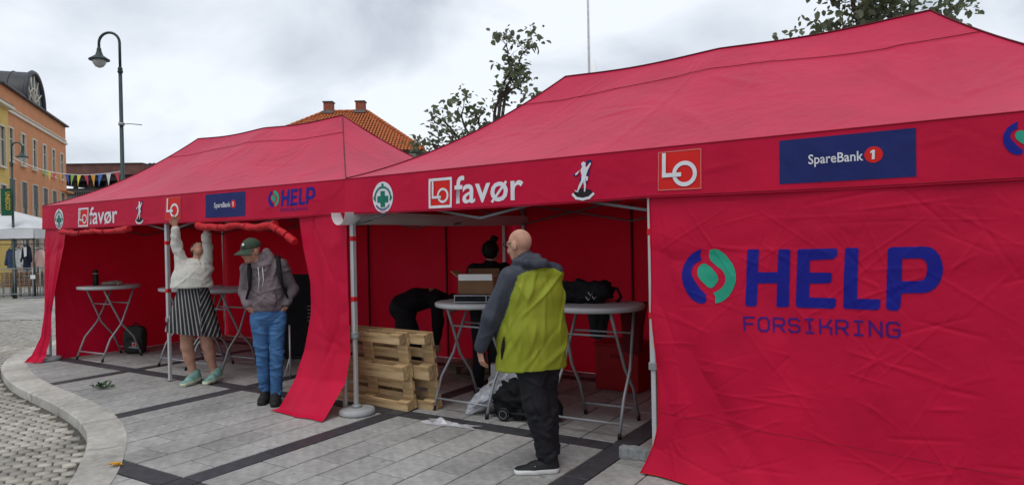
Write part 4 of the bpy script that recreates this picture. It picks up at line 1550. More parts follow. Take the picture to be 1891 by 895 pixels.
# ------------------------------------------------------------------ people
class Vox:
    """smoothly blended body volumes sampled on a grid and skinned as one continuous surface"""
    def __init__(s, lo, hi, h):
        s.lo = np.array(lo, np.float32)
        s.h = h
        s.n = np.ceil((np.array(hi) - s.lo) / h).astype(int) + 1
        s.f = np.full(s.n, 1.0, np.float32)
        s.l = np.zeros(s.n, np.uint8)

    def _sub(s, lo, hi):
        i0 = np.clip(np.floor((np.array(lo) - s.lo) / s.h).astype(int), 0, s.n)
        i1 = np.clip(np.ceil((np.array(hi) - s.lo) / s.h).astype(int) + 1, 0, s.n)
        sl = tuple(slice(a, b) for a, b in zip(i0, i1))
        ax = [s.lo[k] + s.h * np.arange(i0[k], i1[k], dtype=np.float32) for k in range(3)]
        return sl, np.meshgrid(*ax, indexing='ij', sparse=True)

    def _put(s, sl, d, k, lab):
        f = s.f[sl]
        s.l[sl] = np.where(d < f, lab, s.l[sl])
        hh = np.clip(.5 + .5 * (f - d) / k, 0, 1)
        s.f[sl] = f + (d - f) * hh - k * hh * (1 - hh)

    def ec(s, a, b, ra, rb, k=.02, lab=0, side=(1, 0, 0)):
        a, b, side = np.array(a, float), np.array(b, float), np.array(side, float)
        wa, da = ra if isinstance(ra, tuple) else (ra, ra)
        wb, db_ = rb if isinstance(rb, tuple) else (rb, rb)
        L = np.linalg.norm(b - a) + 1e-6
        ax = (b - a) / L
        sd = side - ax * (side @ ax)
        if np.linalg.norm(sd) < .1:
            sd = np.array([0, 1., 0]) - ax * ax[1]
        sd /= np.linalg.norm(sd)
        dp = np.cross(ax, sd)
        R = max(wa, da, wb, db_) + k + 3 * s.h
        sl, (X, Y, Z) = s._sub(np.minimum(a, b) - R, np.maximum(a, b) + R)
        X, Y, Z = X - a[0], Y - a[1], Z - a[2]
        t = X * ax[0] + Y * ax[1] + Z * ax[2]
        u = X * sd[0] + Y * sd[1] + Z * sd[2]
        v = X * dp[0] + Y * dp[1] + Z * dp[2]
        tcl = np.clip(t, 0, L)
        e = t - tcl
        fr = tcl / L
        w_ = wa + (wb - wa) * fr
        d_ = da + (db_ - da) * fr
        m = np.minimum(w_, d_)
        q = np.sqrt((u / w_) ** 2 + (v / d_) ** 2 + (e / m) ** 2)
        s._put(sl, ((q - 1) * m).astype(np.float32), k, lab)

    def ell(s, c, r, R=None, k=.015, lab=0):
        c = np.array(c, float)
        pad = max(r) + k + 3 * s.h
        sl, (X, Y, Z) = s._sub(c - pad, c + pad)
        X, Y, Z = X - c[0], Y - c[1], Z - c[2]
        if R is None:
            R = np.eye(3)
        q = 0
        for j in range(3):
            q = q + ((X * R[0, j] + Y * R[1, j] + Z * R[2, j]) / r[j]) ** 2
        s._put(sl, ((np.sqrt(q) - 1) * min(r)).astype(np.float32), k, lab)

    def floor(s, z):
        Z = s.lo[2] + s.h * np.arange(s.n[2], dtype=np.float32)
        s.f = np.maximum(s.f, (z - Z)[None, None, :])

    def ceil(s, z):
        Z = s.lo[2] + s.h * np.arange(s.n[2], dtype=np.float32)
        s.f = np.maximum(s.f, (Z - z)[None, None, :])

    def mesh(s):
        f = s.f
        S = f < 0
        c = np.zeros(tuple(np.array(f.shape) - 1), np.uint8)
        for i in (0, 1):
            for j in (0, 1):
                for k in (0, 1):
                    c += S[i:f.shape[0] - 1 + i, j:f.shape[1] - 1 + j, k:f.shape[2] - 1 + k]
        act = (c > 0) & (c < 8)
        ii = np.argwhere(act)
        idx = np.full(c.shape, -1, np.int64)
        idx[act] = np.arange(len(ii))
        acc = np.zeros((len(ii), 3), np.float32)
        num = np.zeros(len(ii), np.float32)
        cor = [np.array((i, j, k)) for i in (0, 1) for j in (0, 1) for k in (0, 1)]
        for a in cor:
            for b in cor:
                if (b - a).sum() == 1 and (b - a).min() >= 0:
                    fa = f[tuple((ii + a).T)]
                    fb = f[tuple((ii + b).T)]
                    x = (fa < 0) != (fb < 0)
                    t = np.where(x, fa / np.where(x, fa - fb, 1), 0)
                    acc += np.where(x[:, None], a + t[:, None] * (b - a), 0)
                    num += x
        V = (ii + acc / num[:, None]) * s.h + s.lo
        F = []
        for ax in range(3):
            o1, o2 = (ax + 1) % 3, (ax + 2) % 3
            A = [slice(None)] * 3
            B = [slice(None)] * 3
            A[ax] = slice(0, -1)
            B[ax] = slice(1, None)
            x = S[tuple(A)] != S[tuple(B)]
            e = np.argwhere(x)
            e = e[(e[:, o1] > 0) & (e[:, o2] > 0) & (e[:, o1] < c.shape[o1]) & (e[:, o2] < c.shape[o2])]
            q = []
            for d1, d2 in ((-1, -1), (0, -1), (0, 0), (-1, 0)):
                p = e.copy()
                p[:, o1] += d1
                p[:, o2] += d2
                q.append(idx[tuple(p.T)])
            q = np.stack(q, 1)
            ins = S[tuple(e.T)]
            q[~ins] = q[~ins][:, ::-1]
            F.append(q)
        F = np.concatenate(F)
        F = F[(F >= 0).all(1)]
        vi = np.clip(np.round((V - s.lo) / s.h).astype(int), 0, s.n - 1)
        return V, F, s.l[tuple(vi.T)]


def v_normals(V, F):
    n = np.cross(V[F[:, 2]] - V[F[:, 0]], V[F[:, 3]] - V[F[:, 1]])
    N_ = np.zeros_like(V)
    for k in range(4):
        np.add.at(N_, F[:, k], n)
    return N_ / (np.linalg.norm(N_, axis=1, keepdims=True) + 1e-9)


def folds3(V, seed, amp, fr=16.0):
    x, y, z = V[:, 0], V[:, 1], V[:, 2]
    w = np.sin(7 * x + 5 * y + seed) * 1.3 + np.sin(6 * z + 4 * x + 2 * seed)
    a = np.sin(fr * (z * .9 + .45 * x) + w * 1.4 + seed) + .7 * np.sin(fr * 1.6 * (z * .5 - .7 * x + .3 * y) + w + 2.3 * seed) + .6 * np.sin(fr * .6 * (x + y) + 2 * w)
    # a few sharp creases among the soft folds
    c = 1 - 2.2 * np.abs(np.sin(.5 * (fr * .8 * (z + .8 * x - .5 * y) + 1.8 * w + 3 * seed))) ** .6
    return amp * ((np.abs(a) ** 1.2 * np.sign(a)) * .5 + .8 * np.maximum(c, 0))


def vox_obj(name, vx, mats, parent, fold=0.0, seed=1.0, fr=16.0, pick=None, cr=None):
    V, F, lab = vx.mesh()
    if cr is not None:       # sharper creases of worn cloth
        V = V + v_normals(V, F) * cr(V[:, 0] + .25 * V[:, 1], V[:, 2])[:, None]
    if fold:
        V = V + v_normals(V, F) * folds3(V, seed, fold, fr)[:, None]
    mi = None
    if len(mats) > 1:
        lf = lab[F[:, 0]]
        if pick is not None:
            lf = pick(V[F].mean(1), lf)
        mi = np.clip(lf, 0, len(mats) - 1)
    return mk(name, V, F, mats, parent, smooth=True, midx=mi)


def unit(v):
    v = np.array(v, float)
    return v / np.linalg.norm(v)


def head_prims(vx, c, face, up=(0, 0, 1), s=1.0, lab=0, ear_lab=0):
    """skull, jaw, nose, brow, ears; face = direction the person looks"""
    fdir = unit(face)
    upv = np.array(up, float)
    upv = unit(upv - fdir * (upv @ fdir))
    rt = np.cross(fdir, upv)
    R = np.stack([rt, fdir, upv], 1)
    P = lambda x, y, z: np.array(c) + R @ (np.array((x, y, z)) * s)
    vx.ell(P(0, -.012, .022), (.072 * s, .090 * s, .088 * s), R, .02, lab)
    vx.ell(P(0, .028, -.035), (.058 * s, .062 * s, .075 * s), R, .03, lab)
    vx.ell(P(0, .052, -.088), (.030 * s, .026 * s, .022 * s), R, .03, lab)          # chin
    vx.ec(P(0, .080, .012), P(0, .104, -.030), .010 * s, .014 * s, .012, lab)        # nose
    vx.ec(P(-.036, .074, .026), P(.036, .074, .026), .013 * s, .013 * s, .014, lab)  # brow
    vx.ell(P(0, .084, -.062), (.024 * s, .010 * s, .006 * s), R, .004, 2)            # mouth
    for e in (-1, 1):
        vx.ell(P(e * .079, -.010, -.008), (.012 * s, .023 * s, .036 * s), R, .004, lab)
        vx.ell(P(e * .040, .066, -.030), (.020 * s, .018 * s, .018 * s), R, .02, lab)  # cheek
    return P, R


def hand_prims(vx, wrist, d, palm_n, side=1, curl=.5, s=.92, lab=0):
    """palm, four unequal bent fingers and a thumb leaving the side of the palm"""
    d = unit(d)
    n = np.array(palm_n, float)
    n = unit(n - d * (n @ d))
    t = np.cross(d, n) * side            # towards the thumb
    w = np.array(wrist)
    vx.ec(w, w + d * .075 * s, (.026 * s, .018 * s), (.038 * s, .015 * s), .008, lab, side=t)
    for k, (o, l) in enumerate(((.030, .068), (.010, .078), (-.011, .072), (-.031, .055))):
        b = w + d * (.082 if k < 3 else .074) * s + t * o * s
        a1 = curl * .7
        d1 = d * math.cos(a1) + n * math.sin(a1)
        m = b + d1 * l * .5 * s
        a2 = curl * 1.7
        d2 = d * math.cos(a2) + n * math.sin(a2)
        vx.ec(b, m, .0088 * s, .0082 * s, .003, lab)
        vx.ec(m, m + d2 * l * .48 * s, .0080 * s, .0068 * s, .003, lab)
    b = w + d * .022 * s + t * .024 * s
    m = b + unit(d * .75 + t * .65 + n * .25) * .042 * s
    vx.ec(b, m, .0125 * s, .0105 * s, .006, lab)
    vx.ec(m, m + unit(d * .95 + t * .15 + n * .35) * .030 * s, .0098 * s, .0075 * s, .003, lab)


def shoe(parent, heel, toe, mats, name='shoe', s=1.0, sole=.028, collar=.085, flat=True, zlow=0.0, h=.005):
    heel, toe = np.array(heel, float), np.array(toe, float)
    d = unit(toe - heel)
    lo = np.minimum(heel, toe) - .09
    hi = np.maximum(heel, toe) + np.array([.09, .09, .16])
    vx = Vox(lo, hi, h)
    sd = np.cross(d, (0, 0, 1))
    upv = np.cross(sd, d)
    mid = heel + (toe - heel) * .55
    vx.ec(heel + upv * .030 + d * .03, mid + upv * .030, (.037 * s, .040 * s), (.046 * s, .038 * s), .02, 0, side=sd)
    vx.ec(mid + upv * .030, toe + upv * .022 - d * .03, (.047 * s, .038 * s), (.040 * s, .030 * s), .02, 0, side=sd)
    vx.ec(heel + upv * .04 + d * .045, heel + upv * collar + d * .05, (.040 * s, .048 * s), (.042 * s, .050 * s), .02, 0, side=sd)
    vx.ec(heel + upv * .060 + d * .08, mid + upv * .045, (.036 * s, .042 * s), (.030 * s, .034 * s), .03, 0, side=sd)
    if flat:
        vx.floor(zlow + .002)
    hp, uu = heel.copy(), upv.copy()

    def pick(C, lf):
        z = (C - hp) @ uu
        return np.where(z < sole, 1, 0)
    return vox_obj(name, vx, mats, parent, pick=pick)


SKIN = mat('skin', (.47, .25, .175), rough=.55, var=.16, scale=18, bump=.2, bscale=120)
SKIN2 = mat('skin_legs', (.46, .24, .165), rough=.5, var=.12, scale=9)
LIPS = mat('lips', (.34, .12, .10), rough=.5)
STUBBLE = mat('shaved_scalp', (.42, .25, .18), rough=.55, var=.10, scale=20)
HAIR_DARK = mat('dark_hair', (.012, .010, .009), rough=.6, var=.3, bump=.6, bscale=60)
HAIR_BROWN = mat('brown_hair', (.06, .035, .02), rough=.6, var=.3, bump=.6, bscale=60)


def limbs(vx, pts, radii, k=.02, lab=0):
    for (a, b, ra, rb) in zip(pts[:-1], pts[1:], radii[:-1], radii[1:]):
        vx.ec(a, b, ra, rb, k, lab)


def person(label, loc, rz):
    e = empty('person', (loc[0], loc[1], 0), rz)
    return tag(e, label, 'person')


def body(parent, J, sdv, face, up, hands, lo, hi, skin_mats, s=1.0, h=.0065, feet=True, torso_r=None, leg=1.0):
    """the whole figure under the clothes, one continuous surface"""
    vx = Vox(lo, hi, h)
    sd = np.array(sdv, float)
    pel, wai, che, nek = (np.array(J[k], float) for k in ('pelvis', 'waist', 'chest', 'neck'))
    tr_ = torso_r or ((.135, .095), (.125, .09), (.150, .10))
    vx.ec(pel, wai, tr_[0], tr_[1], .03, 0, side=sd)
    vx.ec(wai, che, tr_[1], tr_[2], .03, 0, side=sd)
    vx.ec(J['shL'], J['shR'], .048, .048, .04, 0)
    vx.ec(che, nek, (.09, .075), (.055, .055), .03, 0, side=sd)
    hc = np.array(J['head'], float)
    vx.ec(nek, hc - np.array([0, 0, .03]), .052, .050, .03, 0)
    head_prims(vx, hc, face, up, s=s * .96)
    for S in 'LR':
        limbs(vx, [J['sh' + S], J['el' + S], J['wr' + S]], [.044, .038, .025])
        limbs(vx, [J['hip' + S], J['kn' + S], J['an' + S]], [.078 * leg, .052 * leg, .036 * (leg * .5 + .5)], .03)
        ca = np.array(J['kn' + S], float) * .68 + np.array(J['an' + S], float) * .32
        vx.ell(ca + np.array([0, .012, 0]), (.050 * leg, .052 * leg, .10), None, .03)
        hd, hn, hsd, cu = hands[S]
        hand_prims(vx, J['wr' + S], hd, hn, hsd, cu)
        if feet and 'to' + S in J:
            an_, to_ = np.array(J['an' + S], float), np.array(J['to' + S], float)
            vx.ec(an_ - np.array((0, 0, .02)), an_ + (to_ - an_) * .62, (.024, .024), (.022, .012), .015)
    return vox_obj('body', vx, skin_mats, parent)


# --- 1. man in the green jacket, seen from behind
pm = person('bald man in lime green and grey jacket standing with his back to us', (2.30, -0.40), 0.599)
fd = unit((-.57, .82, 0))
sdv = np.array((.92, .39, 0))
J = dict(pelvis=(.01, .03, .85), waist=(-.01, .03, 1.0), chest=(-.01, .02, 1.24), neck=(-.035, .02, 1.385), head=(-.088, .03, 1.548),
         shL=(-.160, -.06, 1.332), shR=(.145, .09, 1.352), elL=(-.285, -.10, 1.06), wrL=(-.368, -.04, .835), elR=(.135, .26, 1.10), wrR=(.02, .38, 1.02),
         hipL=(-.055, -.02, .82), hipR=(.085, .07, .82), knL=(.005, -.03, .46), anL=(.075, -.03, .09), knR=(.07, .10, .46), anR=(.095, .09, .09),
         toL=(-.12, -.05, .03), toR=(.05, .27, .03))
hands = dict(L=((.10, .10, -1), (.75, .5, .1), -1, .55), R=((-.5, .8, -.2), (-.6, -.4, -.4), 1, .6))
body(pm, J, sdv, (-.80, .60, -.24), (0, 0, 1), hands, (-.55, -.35, 0), (.45, .62, 1.75), [SKIN, SKIN, LIPS])
GREY_J = mat('slate_jacket', (.040, .045, .060), rough=.55, var=.15, bump=.25, bscale=28)
LIME = mat('lime_jacket', (.235, .265, .020), rough=.6, var=.10, bump=.3, bscale=9, stretch=(1.6, 1.6, .3))
vx = Vox((-.55, -.35, .62), (.45, .62, 1.55), .007)
for (z0, z1, a, b, x0, x1) in ((.70, .95, (.255, .165), (.245, .165), -.022, -.016), (.95, 1.20, (.245, .160), (.222, .145), -.016, .0), (1.20, 1.335, (.222, .140), (.200, .105), .0, .010)):
    vx.ec((x0, .03, z0), (x1, .03, z1), a, b, .03, 1, side=sdv)
vx.ec(J['shL'], J['shR'], .058, .058, .05, 1)
vx.ec((.0, .01, 1.35), (-.045, .02, 1.445), (.12, .08), (.072, .072), .03, 0, side=sdv)
limbs(vx, [J['shL'], J['elL'], (-.358, -.047, .865)], [.066, .060, .048], .025, 0)
limbs(vx, [J['shR'], J['elR'], (.04, .365, 1.02)], [.060, .056, .046], .02, 0)
# hood lying on the back
vx.ec((-.105, -.045, 1.432), (.03, -.01, 1.455), .034, .036, .02, 0)
vx.ec((-.04, -.080, 1.425), (.075, -.045, 1.422), .034, .034, .02, 0)
vx.ec((.02, -.078, 1.408), (.100, -.01, 1.402), .026, .024, .02, 0)
vx.floor(.700)


def pick_jacket(C, lf):
    x, y, z = C[:, 0], C[:, 1], C[:, 2]
    zl = np.interp(x, [-.2, -.143, -.04, .075, .15, .2], [1.27, 1.322, 1.372, 1.392, 1.382, 1.355])
    a, b, c = np.array(J['shL']), np.array(J['elL']), np.array((-.358, -.047, .865))

    def dist(p, q):
        t = np.clip(((C - p) @ (q - p)) / ((q - p) @ (q - p)), 0, 1)
        return np.linalg.norm(C - p - t[:, None] * (q - p), axis=1)
    arm = np.minimum(dist(a, b), dist(b, c)) < .078
    return np.where((~arm) & (z < zl) & (y < .25), 1, 0)


jk = vox_obj('jacket', vx, [GREY_J, LIME], pm, fold=.0025, seed=2.0, fr=9, pick=pick_jacket, cr=crease_field(3, 34, -.38, .24, .68, 1.32, amp=(.004, .011), wid=(.010, .022), length=(.12, .5), angles=(1.2, 1.35, 1.5, 1.0, -1.3, .7)))
jv = np.zeros(len(jk.data.vertices) * 3, np.float32)
jk.data.vertices.foreach_get('co', jv)
jv = jv.reshape(-1, 3)


def near_y(x, z):
    s_ = (np.abs(jv[:, 0] - x) < .012) & (np.abs(jv[:, 2] - z) < .012)
    return float(jv[s_, 1].min()) if s_.any() else -.1


m = MB(); m.tube([(x, near_y(x, z) - .001, z) for x, z in ((-.198, .94), (-.204, .90), (-.212, .85), (-.218, .79))], [.004, .010, .012, .004], 6); m.build('pocket_zip', BLACK_FABRIC, jk)
TROUS = mat('black_trousers', (.012, .012, .015), rough=.75, var=.25, bump=.3, bscale=30)
vx = Vox((-.3, -.3, .03), (.4, .45, .88), .007)
vx.ec((.01, .03, .74), (.01, .03, .84), (.155, .125), (.15, .12), .03, 0, side=sdv)
limbs(vx, [J['hipL'], J['knL'], (.072, -.03, .10)], [.100, .082, .070], .03)
limbs(vx, [J['hipR'], J['knR'], (.098, .085, .12)], [.098, .080, .066], .03)
vx.floor(.055)
vox_obj('trousers', vx, [TROUS], pm, fold=.004, seed=4.2, fr=16, cr=crease_field(8, 46, -.12, .20, .06, .80, amp=(.005, .012), wid=(.009, .018), length=(.06, .25), angles=(.3, -.4, .8, -.9, 1.2)))
SHOE_B = mat('black_shoe', (.012, .012, .013), rough=.6, var=.2, bump=.3, bscale=70)
SOLE_W = mat('white_sole', (.68, .68, .66), rough=.5, var=.06)
sho = shoe(pm, (.145, -.035, 0), (-.150, -.075, 0), [SHOE_B, SOLE_W], s=1.08, sole=.038, collar=.10)
m = MB(); P = [(.012 * math.cos(2 * PI * k / 14), 0, .014 * math.sin(2 * PI * k / 14)) for k in range(15)]; m.tube([(-.01 + a, -.094 - .004, .048 + c) for a, b, c in P], .0035, 5); m.build('round_mark', SOLE_W, sho)
sho = shoe(pm, (.115, .03, 0), (.04, .31, 0), [SHOE_B, SOLE_W], s=1.0, sole=.030)
m = MB(); m.box((.118, .012, .07), (.022, .008, .045)); m.build('heel_tab', SOLE_W, sho)
# glasses
hc = np.array(J['head'])
f2 = unit((-.80, .60, 0)); r2 = np.cross(f2, (0, 0, 1))
GP = lambda x, y, z: tuple(hc + r2 * x + f2 * y + np.array((0, 0, z)))
gl_ = empty('spectacles', (0, 0, 0), 0, pm)
for e in (-1, 1):
    m = MB(); m.tube([GP(e * .072, -.02, .010), GP(e * .074, .04, .012), GP(e * .066, .090, .014)], .0035, 6); m.build('temple', BLACK_PLASTIC, gl_)
    m = MB(); m.tube([GP(e * .034 + .026 * math.cos(2 * PI * k / 16), .094, .004 + .018 * math.sin(2 * PI * k / 16)) for k in range(17)], .003, 5); m.build('lens_rim', BLACK_PLASTIC, gl_)

# --- 2. man in the cap
pc = person('man in green cap, grey hoodie and blue jeans with hands in his pockets', (-1.08, -0.18), 0.971)
sdv = unit((1, .12, 0))
J = dict(pelvis=(.0, .0, .90), waist=(-.01, .0, 1.02), chest=(-.03, .0, 1.25), neck=(-.075, -.02, 1.40), head=(-.150, -.055, 1.520),
         shL=(.130, .02, 1.365), shR=(-.185, .0, 1.345), elL=(.248, .06, 1.12), wrL=(.165, -.055, .95), elR=(-.225, .07, 1.11), wrR=(-.185, -.07, .965),
         hipL=(.085, .0, .86), hipR=(-.085, .0, .86), knL=(.070, -.06, .50), anL=(.058, -.05, .09), knR=(-.065, .00, .50), anR=(-.045, .07, .10),
         toL=(.045, -.20, .03), toR=(-.075, -.06, .03))
hands = dict(L=((-.60, .22, -.75), (-.5, .5, .2), 1, .2), R=((.75, .30, -.75), (.5, .5, .2), -1, .2))
facev = unit((-.78, -.55, -.22))
body(pc, J, sdv, facev, (-.12, -.1, 1), hands, (-.5, -.35, 0), (.5, .4, 1.75), [SKIN, SKIN, LIPS])
HOODIE = mat('grey_mauve_hoodie', (.165, .135, .145), rough=.9, var=.14, scale=30, bump=.3, bscale=90)
vx = Vox((-.5, -.35, .86), (.5, .4, 1.62), .007)
vx.ec((-.005, 0, .955), (-.012, 0, 1.12), (.168, .122), (.172, .122), .03, 0, side=sdv)
vx.ec((-.012, 0, 1.12), (-.03, 0, 1.30), (.172, .122), (.165, .108), .03, 0, side=sdv)
vx.ec(J['shL'], J['shR'], .066, .066, .05, 0)
vx.ec((-.03, 0, 1.33), (-.06, -.015, 1.425), (.095, .085), (.075, .075), .03, 0, side=sdv)
limbs(vx, [J['shL'], J['elL'], (.178, -.045, .985)], [.062, .052, .042], .025)
limbs(vx, [J['shR'], J['elR'], (-.188, -.055, .995)], [.062, .052, .042], .025)
# hood bunched round the neck
vx.ec((.015, .04, 1.43), (-.005, .075, 1.50), .050, .040, .03, 0)
vx.ec((-.12, .06, 1.40), (.02, .055, 1.44), .05, .05, .03, 0)
vx.ec((.025, -.02, 1.42), (-.02, -.085, 1.375), .034, .030, .03, 0)
vx.ec((-.15, -.03, 1.395), (-.06, -.095, 1.37), .032, .030, .03, 0)
vx.ec((-.07, -.125, 1.03), (.06, -.125, 1.03), (.02, .05), (.02, .05), .02, 0)
vx.floor(.925)
vox_obj('hoodie', vx, [HOODIE], pc, fold=.0035, seed=1.1, fr=14, cr=crease_field(5, 46, -.26, .28, .92, 1.40, amp=(.004, .010), wid=(.009, .018), length=(.06, .26), angles=(.4, -.5, .9, -1.0, .1, 1.3)))
for x in (-.085, -.045):
    m = MB(); m.tube([(x, -.118, 1.36), (x + .008, -.146, 1.24), (x - .005, -.146, 1.12 if x < -.06 else 1.17)], .0035, 5); m.build('drawstring', SOLE_W, pc)
JEANS = mat('blue_jeans', (.04, .115, .27), rough=.8, var=.30, scale=7, bump=.25, bscale=60, col2=(.065, .17, .36))
vx = Vox((-.3, -.3, .05), (.3, .3, .99), .007)
vx.ec((0, 0, .86), (0, 0, .94), (.158, .115), (.155, .112), .03, 0, side=sdv)
limbs(vx, [J['hipL'], J['knL'], (.058, -.048, .11)], [.092, .066, .054], .010)
limbs(vx, [J['hipR'], J['knR'], (-.045, .065, .12)], [.092, .066, .054], .010)
vx.floor(.085)
vox_obj('jeans', vx, [JEANS], pc, fold=.0035, seed=3.3, fr=16, cr=crease_field(6, 60, -.17, .17, .08, .95, amp=(.004, .010), wid=(.008, .015), length=(.05, .18), angles=(.3, -.3, .1, .6, -.6)))
SOLE_B = mat('black_sole', (.015, .015, .015), rough=.6)
shoe(pc, (.062, .005, 0), (.040, -.255, 0), [SHOE_B, SOLE_B], collar=.11, s=1.12)
shoe(pc, (-.035, .12, 0), (-.085, -.13, 0), [SHOE_B, SOLE_B], collar=.11, s=1.12)
# cap
hc = np.array(J['head'])
upv = unit(np.array((-.12, -.1, 1)) - facev * (np.array((-.12, -.1, 1)) @ facev))
rtv = np.cross(facev, upv)
R = np.stack([rtv, facev, upv], 1)
CP = lambda x, y, z: hc + R @ np.array((x, y, z))
CAPG = mat('dark_green_cap', (.040, .062, .040), rough=.8, var=.12, bump=.2, bscale=60)
vx = Vox(hc - .25, hc + .25, .005)
vx.ell(CP(0, -.012, .040), (.084, .102, .088), R, .01, 0)
# cut to a crown above the ears
Xg, Yg, Zg = np.meshgrid(*[vx.lo[k] + vx.h * np.arange(vx.n[k]) for k in range(3)], indexing='ij', sparse=True)
pl = (Xg - hc[0]) * upv[0] + (Yg - hc[1]) * upv[1] + (Zg - hc[2]) * upv[2]
vx.f = np.maximum(vx.f, (.032 - pl).astype(np.float32))
cap = vox_obj('cap', vx, [CAPG], pc)
V, F = [], []
n = 16
for j in range(7):
    for k in range(n + 1):
        a = -1.05 + 2.1 * k / n
        rr_ = .086 + .020 * j / 6 * 4.2 * (math.cos(a) ** .7 if math.cos(a) > 0 else 0)
        p = CP(.98 * rr_ * math.sin(a) * (.95 if j else .92), -.008 + rr_ * math.cos(a) * 1.06, .036 - .030 * (j / 6) - .035 * math.sin(a) ** 2 * (j / 6))
        V.append(p)
for j in range(6):
    for k in range(n):
        F.append((j * (n + 1) + k, j * (n + 1) + k + 1, (j + 1) * (n + 1) + k + 1, (j + 1) * (n + 1) + k))
nb_ = len(V)
V2_ = [p - upv * .006 for p in V]
F2_ = [tuple(reversed([i + nb_ for i in f])) for f in F]
mk('brim', [tuple(p) for p in V + V2_], F + F2_, CAPG, cap, smooth=True)
m = MB(); m.tube([tuple(CP(0, -.012, .126)), tuple(CP(0, -.012, .134))], .008, 10); m.build('cap_button', CAPG, cap)
m = MB(); m.tube([tuple(CP(-.030, .083, .085)), tuple(CP(-.031, .088, .087))], .014, 10); m.build('cap_badge', PRINT_WHITE, cap)
m = MB(); m.tube([tuple(CP(.0815, .02, .052)), tuple(CP(.0865, .02, .053))], .007, 8); m.build('cap_mark', PRINT_WHITE, cap)
# spectacle temple seen below the brim
gl_ = empty('spectacles', (0, 0, 0), 0, pc)
for e in (-1, 1):
    m = MB(); m.tube([tuple(CP(e * .072, -.01, .008)), tuple(CP(e * .066, .085, .010))], .003, 5); m.build('temple', BLACK_PLASTIC, gl_)
    m = MB(); m.tube([tuple(CP(e * .034 + .025 * math.cos(2 * PI * k / 14), .092, .002 + .017 * math.sin(2 * PI * k / 14))) for k in range(15)], .0025, 5); m.build('lens_rim', BLACK_PLASTIC, gl_)
# backpack with straps over the shoulders
bpk = Lump(); bpk.blob((.03, .21, 1.18), (.15, .10, .21), 4, amp=.1)
bk = bpk.build('backpack', mat('dark_grey_nylon', (.022, .022, .025), rough=.7, var=.3, bump=.3), pc)
for pts in ([(.085, .12, 1.43), (.105, .03, 1.452), (.105, -.06, 1.40), (.115, -.125, 1.30), (.135, -.135, 1.18), (.185, -.06, 1.05), (.18, .10, 1.02)],
            [(-.115, .12, 1.40), (-.155, .03, 1.425), (-.165, -.06, 1.38), (-.165, -.115, 1.28), (-.165, -.125, 1.16), (-.20, -.06, 1.05), (-.17, .10, 1.02)]):
    m = MB(); m.tube(pts, [.020, .024, .024, .022, .016, .011, .010], 8); m.build('shoulder_strap', BLACK_FABRIC, bk)
m = MB(); m.tube([(.165 + .037 * math.cos(2 * PI * k / 12), -.058 + .037 * math.sin(2 * PI * k / 12), .962) for k in range(13)], .006, 6); m.build('wristband', BLACK_FABRIC, pc)

# --- 3. woman reaching up
pw = person('woman in white fluffy sweater and striped skirt reaching up to the tent eave', (-2.58, -0.06), 1.058)
sdv = unit((1, -.1, 0))
J = dict(pelvis=(-.06, .0, .86), waist=(-.065, .0, 1.00), chest=(-.055, .0, 1.24), neck=(-.01, .0, 1.40), head=(.005, .03, 1.535),
         shL=(.085, .0, 1.36), shR=(-.165, .0, 1.37), elL=(.095, -.02, 1.56), wrL=(.088, -.075, 1.715), elR=(-.225, -.02, 1.60), wrR=(-.230, -.075, 1.79),
         hipL=(.02, .0, .80), hipR=(-.13, .0, .80), knL=(.075, -.02, .44), anL=(.135, .02, .135), knR=(-.140, -.01, .44), anR=(-.085, .03, .135),
         toL=(.06, -.10, .035), toR=(-.17, -.08, .035))
hands = dict(L=((-.05, -.05, 1), (.1, -1, .1), 1, .7), R=((.02, -.05, 1), (.1, -1, .1), -1, .5))
body(pw, J, sdv, unit((.22, -.62, .75)), (.05, .75, .6), hands, (-.45, -.35, 0), (.45, .35, 1.98), [SKIN, SKIN, LIPS], s=.95, torso_r=((.155, .115), (.14, .11), (.15, .11)), leg=1.22)
SWEAT = mat('cream_fluffy_knit', (.64, .62, .56), rough=.95, var=.08, scale=40, bump=.7, bscale=110, sheen=.4)
vx = Vox((-.45, -.35, 1.0), (.45, .35, 1.9), .007)
vx.ec((-.075, 0, 1.13), (-.07, 0, 1.24), (.228, .165), (.195, .145), .04, 0, side=sdv)
vx.ec((-.07, 0, 1.22), (-.045, 0, 1.34), (.195, .145), (.13, .10), .04, 0, side=sdv)
vx.ec((.075, 0, 1.32), (-.155, 0, 1.33), .066, .066, .05, 0)
limbs(vx, [(.075, 0, 1.32), J['elL'], (.090, -.070, 1.665)], [.074, .053, .043], .03)
limbs(vx, [(-.155, 0, 1.33), J['elR'], (-.228, -.068, 1.77)], [.074, .053, .043], .03)
vx.ec((.088, -.068, 1.655), (.09, -.074, 1.690), .057, .057, .01, 0)
vx.floor(1.105)
vox_obj('sweater', vx, [SWEAT], pw, fold=.003, seed=5.0, fr=10, cr=crease_field(9, 34, -.30, .16, 1.10, 1.72, amp=(.003, .009), wid=(.012, .022), length=(.08, .3), angles=(.5, -.5, 1.1, -1.1, 1.4)))


